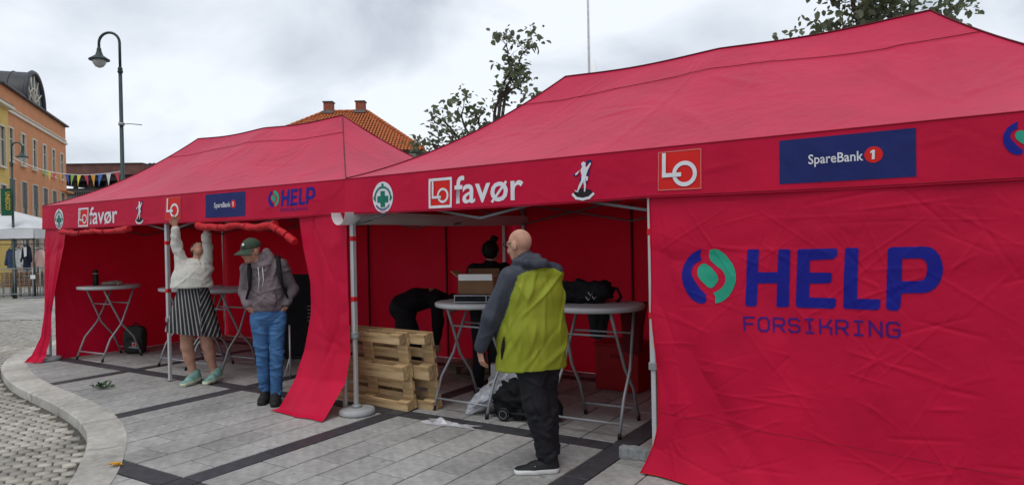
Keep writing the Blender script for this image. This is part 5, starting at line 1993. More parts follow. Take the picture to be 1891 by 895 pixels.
def stripe_mat():
    m = bpy.data.materials.new('striped_skirt_cloth')
    m.use_nodes = True
    N, L = m.node_tree.nodes, m.node_tree.links
    b = N['Principled BSDF']
    b.inputs['Roughness'].default_value = .8
    t = N.new('ShaderNodeTexCoord')
    w = N.new('ShaderNodeTexWave')
    w.wave_type = 'BANDS'
    w.bands_direction = 'X'
    w.inputs['Scale'].default_value = 1.0
    w.inputs['Distortion'].default_value = 0.0
    L.new(t.outputs['UV'], w.inputs['Vector'])
    r = N.new('ShaderNodeValToRGB')
    r.color_ramp.interpolation = 'LINEAR'
    e = r.color_ramp.elements
    e[0].position = .74
    e[0].color = (.010, .010, .013, 1)
    e[1].position = .88
    e[1].color = (.30, .29, .28, 1)
    L.new(w.outputs['Fac'], r.inputs['Fac'])
    L.new(r.outputs['Color'], b.inputs['Base Color'])
    return m


def skirt_f(u, v):
    a = u * 2 * PI
    rx = .150 + (.285 - .150) * v ** .9
    ry = .115 + (.20 - .115) * v
    fo = 1 + v * (.055 * np.sin(9 * a + .5) + .035 * np.sin(15 * a + 1.0 + v))
    cx = -.06 - .005 * v
    z = 1.13 - (.56 + .05 * np.cos(a - .2)) * v
    return cx + rx * fo * np.cos(a), ry * fo * np.sin(a), z


sk = patch('skirt', skirt_f, 160, 40, stripe_mat(), pw)
uvl = sk.data.uv_layers.new(name='stripes')
co = np.zeros(len(sk.data.vertices) * 3, np.float32)
sk.data.vertices.foreach_get('co', co)
co = co.reshape(-1, 3)
li = np.zeros(len(sk.data.loops), np.int32)
sk.data.loops.foreach_get('vertex_index', li)
xx, zz = co[:, 0] + .06, co[:, 2]
# panels cut on the bias: stripes run slantwise and meet in a chevron at the right hip seam
ws = np.where(xx < .07, xx * 1.55 + (zz - 1.0) * .22, (.14 - xx) * 1.3 + (zz - 1.0) * .62 + .05)
ws = ws / (1 + .55 * np.clip(1.1 - zz, 0, 1))
uvs = np.stack([ws[li] * 6.3, zz[li]], 1).astype(np.float32)
uvl.data.foreach_set('uv', uvs.ravel())
m = MB(); m.tube([(-.06 + .153 * math.cos(2 * PI * k / 30), .118 * math.sin(2 * PI * k / 30), 1.122) for k in range(31)], .012, 6); m.build('waistband', BLACK_FABRIC, sk)
TEAL = mat('mint_trainer', (.19, .33, .29), rough=.7, var=.25, scale=30, bump=.3, bscale=90)
SOLE_Y = mat('pale_sole', (.60, .64, .48), rough=.6, var=.1)
for (hl, to) in (((.215, .06, .040), (.030, -.135, .003)), ((-.010, .07, .040), (-.200, -.115, .003))):
    sho = shoe(pw, hl, to, [TEAL, SOLE_Y], s=1.10, sole=.038, collar=.095, flat=True, zlow=0.0)
    an = np.array(hl) * .72 + np.array(to) * .28
    m = MB(); m.tube([tuple(an + (0, 0, .045)), tuple(an + (0, .004, .115))], [.045, .040], 12); m.build('sock', PAPER, sho)
hcw = np.array(J['head'])
hr = Lump(); hr.blob((hcw[0] - .005, hcw[1] + .055, hcw[2] - .005), (.085, .075, .095), 3, amp=.06, n=16)
hr.blob((hcw[0] + .005, hcw[1] + .09, hcw[2] - .09), (.06, .04, .10), 6, amp=.1, n=14)
hr.build('hair', HAIR_BROWN, pw)

# --- 4. person bending over, dark clothes
pb = person('person in black bending over behind the pallets', (-0.44, 1.29), 0.767)
sdv = np.array((0, 1, 0))
J = dict(pelvis=(-.17, .0, .83), waist=(-.06, .0, .93), chest=(.14, .0, .955), neck=(.27, .0, .93), head=(.39, .0, .875),
         shL=(.20, .15, .93), shR=(.20, -.15, .93), elL=(.235, .14, .67), wrL=(.215, .10, .46), elR=(.215, -.14, .66), wrR=(.195, -.13, .44),
         hipL=(-.15, .08, .79), hipR=(-.15, -.08, .79), knL=(-.20, .10, .44), anL=(-.26, .10, .09), knR=(-.02, -.08, .43), anR=(-.06, -.08, .09),
         toL=(-.10, .12, .03), toR=(.10, -.10, .03))
hands = dict(L=((0, 0, -1), (0, -1, 0), 1, .5), R=((0, .05, -1), (0, 1, 0), 1, .5))
body(pb, J, sdv, unit((.45, 0, -.9)), (.9, 0, .45), hands, (-.5, -.4, 0), (.6, .4, 1.15), [SKIN, SKIN, LIPS], h=.007)
BLK = mat('black_jumper', (.008, .008, .010), rough=.85, var=.2, bump=.3, bscale=40)
vx = Vox((-.5, -.4, .38), (.6, .4, 1.2), .008)
vx.ec((-.18, 0, .86), (-.02, 0, .93), (.165, .130), (.170, .125), .03, 0, side=sdv)
vx.ec((-.02, 0, .93), (.18, 0, .945), (.170, .130), (.165, .10), .03, 0, side=sdv)
vx.ec(J['shL'], J['shR'], .07, .07, .05)
vx.ec((.2, 0, .95), (.29, 0, .935), .085, .065, .03)
limbs(vx, [J['shL'], J['elL'], (.217, .103, .49)], [.070, .058, .044], .03)
limbs(vx, [J['shR'], J['elR'], (.197, -.131, .47)], [.070, .058, .044], .03)
vox_obj('jumper', vx, [BLK], pb, fold=.006, seed=1.7, fr=14)
vx = Vox((-.5, -.4, .03), (.4, .4, .98), .008)
vx.ec((-.19, 0, .84), (-.13, 0, .80), (.155, .13), (.15, .12), .03, 0, side=sdv)
limbs(vx, [J['hipL'], J['knL'], J['anL']], [.098, .074, .055], .025)
limbs(vx, [J['hipR'], J['knR'], J['anR']], [.098, .074, .055], .025)
vx.floor(.06)
vox_obj('trousers', vx, [TROUS], pb, fold=.006, seed=2.7)
shoe(pb, (-.31, .10, 0), (-.07, .125, 0), [SHOE_B, SOLE_B], h=.007)
shoe(pb, (-.11, -.08, 0), (.13, -.10, 0), [SHOE_B, SOLE_B], h=.007)
hr = Lump(); hr.blob((.395, 0, .905), (.085, .085, .085), 2, amp=.06, n=14); hr.build('hair', HAIR_DARK, pb)

# --- 5. person standing in the shade behind the box table
pd_ = person('person in black with hair tied up standing behind the box table', (0.49, 1.35), 0.670)
sdv = unit((1, .3, 0))
J = dict(pelvis=(.0, .0, .82), waist=(.02, .0, .95), chest=(.04, .0, 1.17), neck=(.055, .0, 1.31), head=(.068, -.01, 1.455),
         shL=(.20, .05, 1.27), shR=(-.12, -.05, 1.27), elL=(.25, .04, 1.02), wrL=(.16, -.12, .95), elR=(-.19, -.06, 1.03), wrR=(-.12, -.22, .98),
         hipL=(.08, .02, .79), hipR=(-.07, -.02, .79), knL=(.07, .0, .43), anL=(.08, .03, .09), knR=(-.085, -.03, .43), anR=(-.09, .0, .09),
         toL=(.09, -.12, .03), toR=(-.10, -.15, .03))
hands = dict(L=((-.7, -.6, -.2), (0, .2, -1), 1, .5), R=((.7, -.6, -.2), (0, .2, -1), -1, .5))
body(pd_, J, sdv, unit((.35, .85, -.2)), (0, 0, 1), hands, (-.45, -.45, 0), (.5, .4, 1.7), [SKIN, SKIN, LIPS], h=.007)
vx = Vox((-.45, -.45, .74), (.5, .4, 1.5), .008)
vx.ec((.0, 0, .82), (.03, 0, 1.02), (.175, .125), (.165, .12), .03, 0, side=sdv)
vx.ec((.03, 0, 1.02), (.045, 0, 1.22), (.165, .12), (.160, .11), .03, 0, side=sdv)
vx.ec(J['shL'], J['shR'], .064, .064, .05)
vx.ec((.045, 0, 1.25), (.055, 0, 1.335), (.085, .075), (.065, .065), .03, 0, side=sdv)
limbs(vx, [J['shL'], J['elL'], (.175, -.10, .955)], [.066, .056, .042], .03)
limbs(vx, [J['shR'], J['elR'], (-.13, -.195, .985)], [.066, .056, .042], .03)
vx.floor(.78)
vox_obj('jumper', vx, [BLK], pd_, fold=.006, seed=3.7, fr=14)
vx = Vox((-.3, -.3, .03), (.3, .3, .92), .008)
vx.ec((0, 0, .78), (0, 0, .86), (.15, .11), (.15, .11), .03, 0, side=sdv)
limbs(vx, [J['hipL'], J['knL'], J['anL']], [.088, .066, .050], .02)
limbs(vx, [J['hipR'], J['knR'], J['anR']], [.088, .066, .050], .02)
vx.floor(.06)
vox_obj('trousers', vx, [TROUS], pd_, fold=.006, seed=2.9)
shoe(pd_, (.08, .09, 0), (.09, -.15, 0), [SHOE_B, SOLE_B], h=.007)
shoe(pd_, (-.09, .06, 0), (-.10, -.18, 0), [SHOE_B, SOLE_B], h=.007)
hr = Lump(); hr.blob((.055, -.035, 1.480), (.090, .095, .100), 2, amp=.05, n=16)
hr.blob((.095, -.045, 1.592), (.042, .042, .036), 5, amp=.2, n=12)
hr.build('hair', HAIR_DARK, pd_)

# ------------------------------------------------------------------ background: street lamps
LAMP_GREEN = mat('dark_green_lamp_paint', (.035, .055, .052), rough=.45, var=.15)
GLASS = mat('milky_lamp_glass', (.62, .63, .62), rough=.2, var=.04, trans=.35)


def frame_from_view(lat, dep):
    p = W(lat, dep, 0)
    return p, -YAW


def street_lamp(label, lat, dep, H, arm, hook, s=1.0):
    p, rz = frame_from_view(lat, dep)
    e = empty('street_lamp', (p.x, p.y, -.09), rz)
    tag(e, label, 'street lamp', 'green swan neck street lamps')
    m = MB()
    m.tube([(0, 0, 0), (0, 0, .9 * s), (0, 0, .92 * s), (0, 0, H - .9 * s)], [.085 * s, .08 * s, .055 * s, .042 * s], 12)
    m.build('post', LAMP_GREEN, e)
    m = MB(); m.lathe([(.05 * s, -.05), (.065 * s, -.02), (.05 * s, .03), (.06 * s, .05), (.04 * s, .08)], (0, 0, H - .95 * s), 14); m.build('collar', LAMP_GREEN, e)
    m = MB()
    q = [(0, 0, H - .9 * s), (0, 0, H - arm)]
    for k in range(1, 13):
        a = PI * k / 12
        q.append((-arm + arm * math.cos(a), 0, H - arm + arm * math.sin(a)))
    q.append((-2 * arm, 0, H - arm - hook))
    m.tube(q, .032 * s, 10)
    m.build('swan_neck', LAMP_GREEN, e)
    z = H - arm - hook
    m = MB(); m.lathe([(.03 * s, .04), (.05 * s, 0), (.055 * s, -.06 * s), (.09 * s, -.16 * s), (.20 * s, -.24 * s), (.235 * s, -.26 * s), (.235 * s, -.285 * s), (.16 * s, -.28 * s)][::-1], (-2 * arm, 0, z), 24)
    hd = m.build('lamp_hood', LAMP_GREEN, e)
    m = MB(); m.lathe([(.02 * s, -.47 * s), (.09 * s, -.44 * s), (.145 * s, -.36 * s), (.16 * s, -.282 * s)], (-2 * arm, 0, z), 24)
    m.build('globe', GLASS, hd)
    return e


L1 = street_lamp('tall green swan neck street lamp behind the left red tent', -8.45, 15.0, 6.32, .225, .12, .88)
m = MB(); m.tube([(0, 0, 4.33), (.20, -.02, 4.33), (.46, -.03, 4.30)], .010, 6); m.build('side_arm', ALU_DULL, L1)
m = MB(); m.lathe([(.06, -.03), (.062, .03)], (0, 0, 4.33), 12); m.build('arm_clamp', ALU_DULL, L1)
# two banner lamp nearer the orange house
p, rz = frame_from_view(-16.55, 23.0)
L2 = street_lamp('smaller green street lamp in front of the orange building, carrying a green banner', -16.65, 23.0, 5.20, .18, .10, .78)
L2.rotation_euler = (0, 0, rz + PI)
ban = empty('street_banner', W(-16.78, 22.9, 0), rz)
tag(ban, 'green street banner with yellow lettering hung on the small lamp', 'banner')
m = MB(); m.box((0, 0, 3.12), (.36, .012, .86)); bs_ = m.build('banner_cloth', mat('banner_green', (.012, .085, .045), rough=.7, var=.25, scale=4), ban)
m = MB(); m.tube([(-.19, 0, 3.56), (.22, 0, 3.56)], .012, 6); m.build('top_rod', LAMP_GREEN, ban)
m = MB(); m.tube([(-.19, 0, 2.68), (.22, 0, 2.68)], .012, 6); m.build('bottom_rod', LAMP_GREEN, ban)
V, F = text_polys('UNESCO', 0, .60, 0, .16, off=.02)
mk('lettering', [(v[1] - .03, -.010, 3.46 - v[0]) for v in V], F, mat('banner_yellow', (.55, .36, .03), rough=.6), bs_)

# bunting between the lamps
bun = empty('bunting', W(-16.6, 23.0, 0))
tag(bun, 'string of coloured pennant flags between the two street lamps', 'bunting')
A, B = W(-16.6, 23.0, 4.62), W(-8.45, 15.0, 3.22)
off = Vector(bun.location)


def bpt(t):
    p = A.lerp(B, t)
    p.z -= .28 * 4 * t * (1 - t)
    return p - off


m = MB(); m.tube([bpt(t / 40) for t in range(41)], .008, 5); m.build('cord', PAPER, bun)
cols = [(.22, .45, .03), (.72, .55, .03), (.62, .05, .06), (.75, .32, .02), (.02, .10, .45), (.22, .42, .06), (.72, .60, .04), (.60, .03, .10), (.72, .34, .05), (.03, .14, .48), (.7, .7, .7), (.6, .05, .08)]
nfl = len(cols)
for k, c in enumerate(cols):
    t0 = .36 + k * .0535
    a, b = bpt(t0), bpt(t0 + .034)
    mid = (a + b) / 2
    h_ = .30
    mm = MB()
    n1 = Vector((.03 * math.sin(k * 2.1), .05 * math.cos(k * 1.7), 0))
    mm.add([a, b, (a * .3 + b * .7) - Vector((0, 0, h_ * .5)) + n1 * .6, (a * .7 + b * .3) - Vector((0, 0, h_ * .5)) + n1 * .6, mid - Vector((0, 0, h_)) + n1],
           [(0, 1, 2, 3), (3, 2, 4)])
    mm.build('pennant', cloth_mat('pennant_%d' % k, c, c, .35, sheen=0, bump=.1), bun)

# ------------------------------------------------------------------ orange building with barrel dormer, yellow neighbour
ORANGE = mat('orange_render', (.62, .27, .13), rough=.85, var=.08, scale=1.5, bump=.1)
YELLOW = mat('yellow_render', (.66, .47, .14), rough=.85, var=.08, scale=1.5)
TRIM = mat('cream_trim', (.66, .60, .50), rough=.7, var=.06)
PANE = mat('window_glass', (.035, .045, .05), rough=.08, var=.4, scale=1.2, spec=.8)
BLIND = mat('grey_blind', (.22, .22, .22), rough=.6, var=.1)
ZINC = mat('dark_zinc_roof', (.055, .055, .062), rough=.5, var=.2, scale=2)


def facade_matrix(l0, d0, l1, d1):
    a, b = W(l0, d0, 0), W(l1, d1, 0)
    x = (b - a).normalized()
    n = Vector((x.y, -x.x, 0))      # faces the plaza
    return Matrix(((x.x, -n.x, 0, a.x), (x.y, -n.y, 0, a.y), (0, 0, 1, -.1), (0, 0, 0, 1))), (b - a).length


# local frame: x along the facade, y into the building, z up
MO, LO_ = facade_matrix(-26.75, 36.2, -32.25, 50.0)
ob = empty('orange_building')
ob.matrix_world = MO
tag(ob, 'orange rendered town building with barrel vaulted dormer behind the market stalls', 'building')


def win(e, x, z, w, h, fr=.09, mt=None, slats=0):
    """opening built as recess: frame proud of the wall, pane set back behind a reveal"""
    f = MB()
    for c, d in (((x, -.03, z - h / 2 - fr / 2), (w + 2 * fr, .12, fr)), ((x, -.03, z + h / 2 + fr / 2), (w + 2 * fr, .12, fr)),
                 ((x - w / 2 - fr / 2, -.03, z), (fr, .12, h)), ((x + w / 2 + fr / 2, -.03, z), (fr, .12, h))):
        f.box(c, d)
    f.box((x, .012, z), (.05, .05, h))
    f.box((x, .012, z + h * .18), (w, .048, .05))
    o = f.build('window', mt or TRIM, e)
    g = MB(); g.box((x, .035, z), (w, .02, h)); g.build('pane', PANE, o)
    if slats:
        nsl = slats
        for k in range(nsl):
            s = MB(); s.box((x, -.035, z + h / 2 - .03 - k * h * .62 / nsl), (w - .02, .03, h * .62 / nsl * .7), M=Matrix.Rotation(.5, 3, 'X')); s.build('slat', BLIND, o)
    g = MB(); g.box((x, -.07, z - h / 2 - fr - .02), (w + 2 * fr + .08, .18, .05)); g.build('sill', TRIM, o)
    return o


EAVE = 10.35
wb = MB()
# wall pieces around the openings, so that the windows are real recesses
xs = [1.55 + k * 2.35 for k in range(6)]


def wall_with_openings(m, x0, x1, z0, z1, ops, yf=0.0, th=.3):
    ops = sorted(ops)
    cur = x0
    for (cx, cz, w, h) in ops:
        m.box(((cur + cx - w / 2) / 2, yf + th / 2, (z0 + z1) / 2), (cx - w / 2 - cur, th, z1 - z0))
        m.box((cx, yf + th / 2, (z0 + cz - h / 2) / 2), (w, th, cz - h / 2 - z0))
        m.box((cx, yf + th / 2, (z1 + cz + h / 2) / 2), (w, th, z1 - cz - h / 2))
        cur = cx + w / 2
    m.box(((cur + x1) / 2, yf + th / 2, (z0 + z1) / 2), (x1 - cur, th, z1 - z0))


up = [(x, 7.35, .75, 1.75) for x in xs]
wall_with_openings(wb, 0, LO_, 5.65, EAVE, up)
lo = [(x, 4.3, 1.15, 2.35) for x in xs]
wall_with_openings(wb, 0, LO_, 2.7, 5.645, lo)
gr = [(x, 1.25, 1.7, 2.3) for x in xs]
wall_with_openings(wb, 0, LO_, 0, 2.695, gr)
wb.build('front_wall', ORANGE, ob)
m = MB(); m.box((LO_ - .15, 5.3, EAVE / 2 - .003), (.3, 9.9, EAVE)); m.build('end_wall', ORANGE, ob)
m = MB(); m.box((.15, 5.3, EAVE / 2 - .003), (.3, 9.9, EAVE)); m.build('end_wall', ORANGE, ob)
m = MB(); m.box((LO_ / 2, -.06, 9.15), (LO_ + .02, .12, .16)); m.box((LO_ / 2, -.04, 9.36), (LO_ + .02, .08, .07)); m.build('string_course', TRIM, ob)
m = MB(); m.box((LO_ / 2, -.03, EAVE + .05), (LO_ + .1, .42, .10)); m.build('coping', ZINC, ob)
m = MB(); m.box((LO_ / 2, 5.4, EAVE - .2), (LO_ - .6, 9.7, .1)); m.build('flat_roof', ZINC, ob)
for (x, z, w, h) in up:
    win(ob, x, z, w, h)
for (x, z, w, h) in lo[:5]:
    win(ob, x, z, w, h, fr=.05, slats=14)
win(ob, *lo[5], fr=.06)
for (x, z, w, h) in gr:
    win(ob, x, z, w, h, fr=.06)
# projecting bay edge under the first floor at the far end
m = MB(); m.box((LO_ - .9, -.22, 5.60), (2.0, .42, .10)); m.build('ledge', ORANGE, ob)
# barrel vault dormer: a half cylinder whose glazed end stands over the street front
dm = empty('barrel_dormer', (0, 0, 0), 0, ob)
rx, x_c, z_c, r_ = 0, 2.6, EAVE + .05, 2.05
vault = MB()
n = 20
V, F = [], []
for yy in (-.15, 9.5):
    for k in range(n + 1):
        a = PI * k / n
        V.append((x_c + 3.6 + r_ * math.cos(a), yy, z_c + r_ * .92 * math.sin(a)))
for k in range(n):
    F.append((k, k + 1, n + 2 + k, n + 1 + k))
vault.add(V, F, True)
vault.build('vault_roof', ZINC, dm)
for yy in (.8, 2.4, 4.0, 5.6):
    q = [(x_c + 3.6 + (r_ + .02) * math.cos(PI * k / 20), yy, z_c + (r_ + .02) * .92 * math.sin(PI * k / 20)) for k in range(21)]
    m = MB(); m.tube(q, .03, 5); m.build('standing_seam', ZINC, dm)
q = [(x_c + 3.6 + r_ * math.cos(PI * k / 24), -.16, z_c + r_ * .92 * math.sin(PI * k / 24)) for k in range(25)]
m = MB(); m.tube(q, .14, 6); m.build('arch_frame', ZINC, dm)
MIRROR = mat('sky_glass', (.30, .38, .40), rough=.05, var=.3, scale=.8, spec=1.0, metal=.5)
m = MB(); m.add([(x_c + 3.6 + r_ * .96 * math.cos(PI * k / 24), -.08, z_c + r_ * .9 * math.sin(PI * k / 24)) for k in range(25)], [tuple(range(25))])
m.build('arch_glass', MIRROR, dm)
for k in range(1, 6):
    a = PI * k / 6
    m = MB(); m.tube([(x_c + 3.6, -.12, z_c), (x_c + 3.6 + r_ * math.cos(a), -.12, z_c + r_ * .92 * math.sin(a))], .045, 5); m.build('glazing_bar', TRIM, dm)
q = [(x_c + 3.6 + r_ * .5 * math.cos(PI * k / 20), -.12, z_c + r_ * .46 * math.sin(PI * k / 20)) for k in range(21)]
m = MB(); m.tube(q, .045, 5); m.build('glazing_bar', TRIM, dm)

yb = empty('yellow_building')
a0 = W(-26.75, 36.2, 0) - (W(-32.25, 50, 0) - W(-26.75, 36.2, 0)).normalized() * 12.0
yb.matrix_world = Matrix.Translation((a0.x, a0.y, 0)) @ Matrix.Translation((-W(-26.75, 36.2, 0).x, -W(-26.75, 36.2, 0).y, 0)) @ MO
tag(yb, 'yellow rendered house at the left edge of the picture', 'building')
m = MB()
ow = [(1.5 + k * 2.3, 6.9, .9, 2.0) for k in range(5)]
wall_with_openings(m, 0, 11.98, 5.4, 8.95, ow, yf=-.35)
ow2 = [(1.5 + k * 2.3, 3.9, 1.0, 2.0) for k in range(5)]
wall_with_openings(m, 0, 11.98, 0, 5.395, ow2, yf=-.35)
m.build('front_wall', YELLOW, yb)
m = MB(); m.box((11.83, 5, 4.47), (.3, 10, 8.94)); m.build('end_wall', YELLOW, yb)
m = MB(); m.box((6, -.42, 9.02), (12.05, .5, .14)); m.build('cornice', TRIM, yb)
yw = empty('window_row', (0, -.35, 0), 0, yb)
for o_ in ow + ow2:
    w0 = win(yb, *o_)
    w0.location = (0, -.35, 0)
bpy.data.objects.remove(yw)
m = MB(); m.prism([(0, -.6), (12, -.6), (12, 10), (0, 10)], 9.1, 9.2); m.build('roof', ZINC, yb)

# dark building behind, with deep eaves and gallery
BROWN = mat('dark_brown_cladding', (.055, .045, .042), rough=.8, var=.25, scale=3, stretch=(1, 1, 8))
REDROOF = mat('dull_red_roof', (.15, .075, .065), rough=.8, var=.2, scale=2)
GREYW = mat('grey_parapet', (.16, .165, .16), rough=.8, var=.15)
MD, LD = facade_matrix(-41.5, 60.0, -32.4, 60.5)
db = empty('dark_building')
db.matrix_world = MD
tag(db, 'dark brown flat building with red roof edge behind the pennants', 'building')
m = MB(); m.box((LD / 2, 5.2, 3.4), (LD, 10, 6.8)); m.build('body', BROWN, db)
m = MB(); m.box((LD / 2, .4, 5.62), (LD + .02, .5, 1.0)); m.build('parapet', GREYW, db)
m = MB(); m.box((LD / 2, 4.2, 8.38), (LD + .4, 9, .95)); m.build('roof_fascia', REDROOF, db)
m = MB(); m.box((LD / 2, 4.2, 8.88), (LD + .5, 9.2, .06)); m.build('roof_cap', BROWN, db)
m = MB(); m.box((LD / 2, 4.3, 7.65), (LD + .1, 8.6, .44)); m.build('eave_beam', BROWN, db)
for k in range(7):
    m = MB(); m.box((.4 + k * (LD - .8) / 6, .55, 7.1), (.28, .28, 1.3)); m.build('gallery_post', BROWN, db)
for k in range(46):
    m = MB(); m.box((.15 + k * (LD - .3) / 45, .10, 6.25), (.03, .03, .55)); m.build('railing_bar', GREYW, db)
m = MB(); m.box((LD / 2, .10, 6.53), (LD, .06, .05)); m.build('hand_rail', GREYW, db)
for k in range(5):
    m = MB(); m.box((1.0 + k * (LD - 2) / 4, .19, 4.0), (1.1, .06, 1.3)); m.build('window', PANE, db)

# small gabled white house far behind
p = W(-41.6, 80, 0)
sh = empty('white_house', p, -YAW)
tag(sh, 'distant white gabled house peeking over the left tent', 'house')
m = MB(); m.box((0, 3, 4.6), (4.2, 6, 9.2)); m.build('wall', TRIM, sh)
m = MB(); m.prism([(-2.1, 9.2), (2.1, 9.2), (.3, 10.9), (-.3, 10.9)], 0, 6, Matrix(((1, 0, 0, 0), (0, 0, 1, 0), (0, 1, 0, 0), (0, 0, 0, 1)))); m.build('gable', TRIM, sh)
for s in (-1, 1):
    m = MB(); m.box((s * 1.2, 3, 10.15), (2.75, 6.4, .12), M=Matrix.Rotation(s * .76, 3, 'Y')); m.build('roof', ZINC, sh)
m = MB(); m.box((.9, 2, 10.9), (.5, .5, .9)); m.build('chimney', REDROOF, sh)
m = MB(); m.box((0, -.03, 7.2), (1.0, .06, 1.3)); m.build('window', PANE, sh)

# ------------------------------------------------------------------ house with orange tiled hip roof
TILE = mat('orange_pantile', (.42, .125, .045), rough=.8, var=.28, scale=5, bump=.2, bscale=30, detail=8)
BRICK = mat('chimney_brick', (.26, .085, .055), rough=.85, var=.3, scale=9)
p = W(-10.87, 45.8, 0)
hs = empty('tiled_house', p, -YAW)
tag(hs, 'pale house with orange tiled hip roof and two brick chimneys', 'house')
WHT = mat('white_render', (.62, .61, .57), rough=.85, var=.06)
m = MB(); m.box((0, 0, 3.35), (10.6, 10.6, 6.7)); m.build('wall', WHT, hs)
m = MB(); m.box((0, 0, 6.76), (11.6, 11.6, .14)); m.build('eaves', mat('dark_eave', (.04, .038, .036), rough=.7), hs)
for k in range(3):
    win_o = MB(); win_o.box((-2.6 + 2.6 * k, -5.32, 4.6), (1.0, .06, 1.5)); win_o.build('window', PANE, hs)
ez, rzh, hw_, rl = 6.80, 10.15, 5.85, 1.40


def tiled_slope(e0, e1, r0, r1, rows=22):
    """rows of curved pantiles laid as stepped, waved strips"""
    e0, e1, r0, r1 = map(Vector, (e0, e1, r0, r1))
    nrm = (e1 - e0).cross(r0 - e0).normalized()
    V, F = [], []
    pitch = .21
    for k in range(rows):
        ta, tb = k / rows, (k + 1) / rows
        A0, B0 = e0.lerp(r0, ta), e1.lerp(r1, ta)
        A1, B1 = e0.lerp(r0, tb), e1.lerp(r1, tb)
        ln = (e1 - e0).length
        nseg = int(ln / pitch * 5)
        base = len(V)
        cnt = 0
        xa0, xb0 = (A0 - e0).dot((e1 - e0).normalized()), (B0 - e0).dot((e1 - e0).normalized())
        n_ = max(2, int((xb0 - xa0) / pitch * 5))
        for i in range(n_ + 1):
            s_ = i / n_
            for (A_, B_, lift) in ((A0, B0, .035), (A1, B1, .0)):
                q = A_.lerp(B_, s_)
                xx = xa0 + (xb0 - xa0) * s_
                ph = xx / pitch * 2 * PI
                V.append(q + nrm * (.035 * math.sin(ph) + lift + .04 + random.uniform(-.004, .004)))
        for i in range(n_):
            F.append((base + 2 * i, base + 2 * i + 2, base + 2 * i + 3, base + 2 * i + 1))
    return V, F


C_ = [(-hw_, -hw_, ez), (hw_, -hw_, ez), (hw_, hw_, ez), (-hw_, hw_, ez)]
RL, RR = (-rl, 0, rzh), (rl, 0, rzh)
rf = MB()
rf.add(C_ + [RL, RR], [(0, 1, 5, 4), (1, 2, 5), (2, 3, 4, 5), (3, 0, 4)])
rf = rf.build('roof', TILE, hs)
for (a, b, c, d) in ((C_[0], C_[1], RL, RR), (C_[1], C_[2], RR, RR), (C_[3], C_[0], RL, RL)):
    V, F = tiled_slope(a, b, c, d)
    tag(mk('roof_tiles', V, F, TILE, rf), kind='stuff')
for (a, b) in ((C_[0], RL), (C_[1], RR), (C_[2], RR), (C_[3], RL), (RL, RR)):
    a, b = Vector(a), Vector(b)
    m = MB()
    n_ = max(3, int((b - a).length / .4))
    for k in range(n_):
        m.tube([a.lerp(b, k / n_) + Vector((0, 0, .10)), a.lerp(b, (k + .96) / n_) + Vector((0, 0, .075))], .10, 8)
    tag(m.build('ridge_tiles', TILE, rf), kind='stuff')
for x in (-1.12, 1.0):
    ch = MB(); ch.box((x, 0, 10.3), (.58, .58, 1.0)); co = ch.build('chimney', BRICK, rf)
    ch = MB(); ch.box((x, 0, 10.83), (.68, .68, .08)); ch.build('chimney_cap', ZINC, co)
    ch = MB(); ch.box((x, -.02, 10.15), (.76, .76, .16)); ch.build('lead_flashing', GREYW, co)

# flagpole and pale spire
p = W(3.50, 30, 0)
fp = empty('flagpole', p)
tag(fp, 'thin white flagpole rising behind the right tent', 'flagpole')
m = MB(); m.tube([(0, 0, -.1), (0, 0, 7), (0, 0, 14.5)], [.07, .055, .035], 10); m.build('pole', mat('white_pole_paint', (.45, .46, .47), rough=.4), fp)
m = MB(); m.lathe([(.02, 14.5), (.07, 14.56), (.07, 14.62), (.02, 14.68)], n=12); m.build('finial', ALU, fp)
m = MB(); m.tube([(.09, 0, 1.2), (.07, 0, 14.3)], .006, 4); m.build('halyard', PAPER, fp)
p = W(24.9, 200, 0)
sp = empty('church_spire', p)
tag(sp, 'faint pale spire tip behind the flagpole', 'spire')
PALE = mat('pale_spire', (.80, .80, .80), rough=.7, var=.03)
m = MB(); m.tube([(0, 0, 34), (0, 0, 47), (0, 0, 53.2)], [2.9, 1.5, .06], 8); m.build('spire_roof', PALE, sp)
m = MB(); m.box((0, 0, 17), (5.4, 5.4, 34)); m.build('tower', PALE, sp)

# ------------------------------------------------------------------ white market stalls, clothes, benches and barriers
STALL = cloth_mat('white_stall_cloth', (.66, .67, .68), (.6, .6, .6), .15, sheen=0, bump=.1)
DARKTUBE = mat('dark_tube', (.05, .05, .055), rough=.5)


def stall(label, lat, dep, w, d, eave, peak):
    p = W(lat, dep, 0)
    e = empty('market_stall', (p.x, p.y, -.09), -YAW + .1)
    tag(e, label, 'market stall', 'white market stalls')

    def top(u, v):
        x = (u - .5) * w
        y = (v - .5) * d
        rr_ = np.maximum(np.abs(u - .5) * 2, np.abs(v - .5) * 2)
        z = eave + (peak - eave) * np.clip(1 - rr_, 0, 1) ** .85 + .02 * np.sin(9 * u) * rr_
        return x, y, z
    patch('canopy', top, 28, 28, STALL, e)
    for s_, ax in ((-1, 0), (1, 0), (-1, 1), (1, 1)):
        def vf_(u, v, s_=s_, ax=ax):
            t = (u - .5)
            if ax == 0:
                return t * w, s_ * d / 2 * (1 + .01 * v) + .01 * np.sin(11 * u), eave - .32 * v
            return s_ * w / 2 * (1 + .01 * v) + 0 * u, t * d, eave - .32 * v
        patch('valance', vf_, 20, 3, STALL, e)
    for sx in (-1, 1):
        for sy in (-1, 1):
            m = MB(); m.tube([(sx * (w / 2 - .05), sy * (d / 2 - .05), 0), (sx * (w / 2 - .05), sy * (d / 2 - .05), eave)], .025, 6); m.build('post', DARKTUBE, e)
    m = MB(); m.tube([(-w / 2, -d / 2 + .05, eave - .36), (w / 2, -d / 2 + .05, eave - .36)], .02, 6); m.build('rail', DARKTUBE, e)
    return e


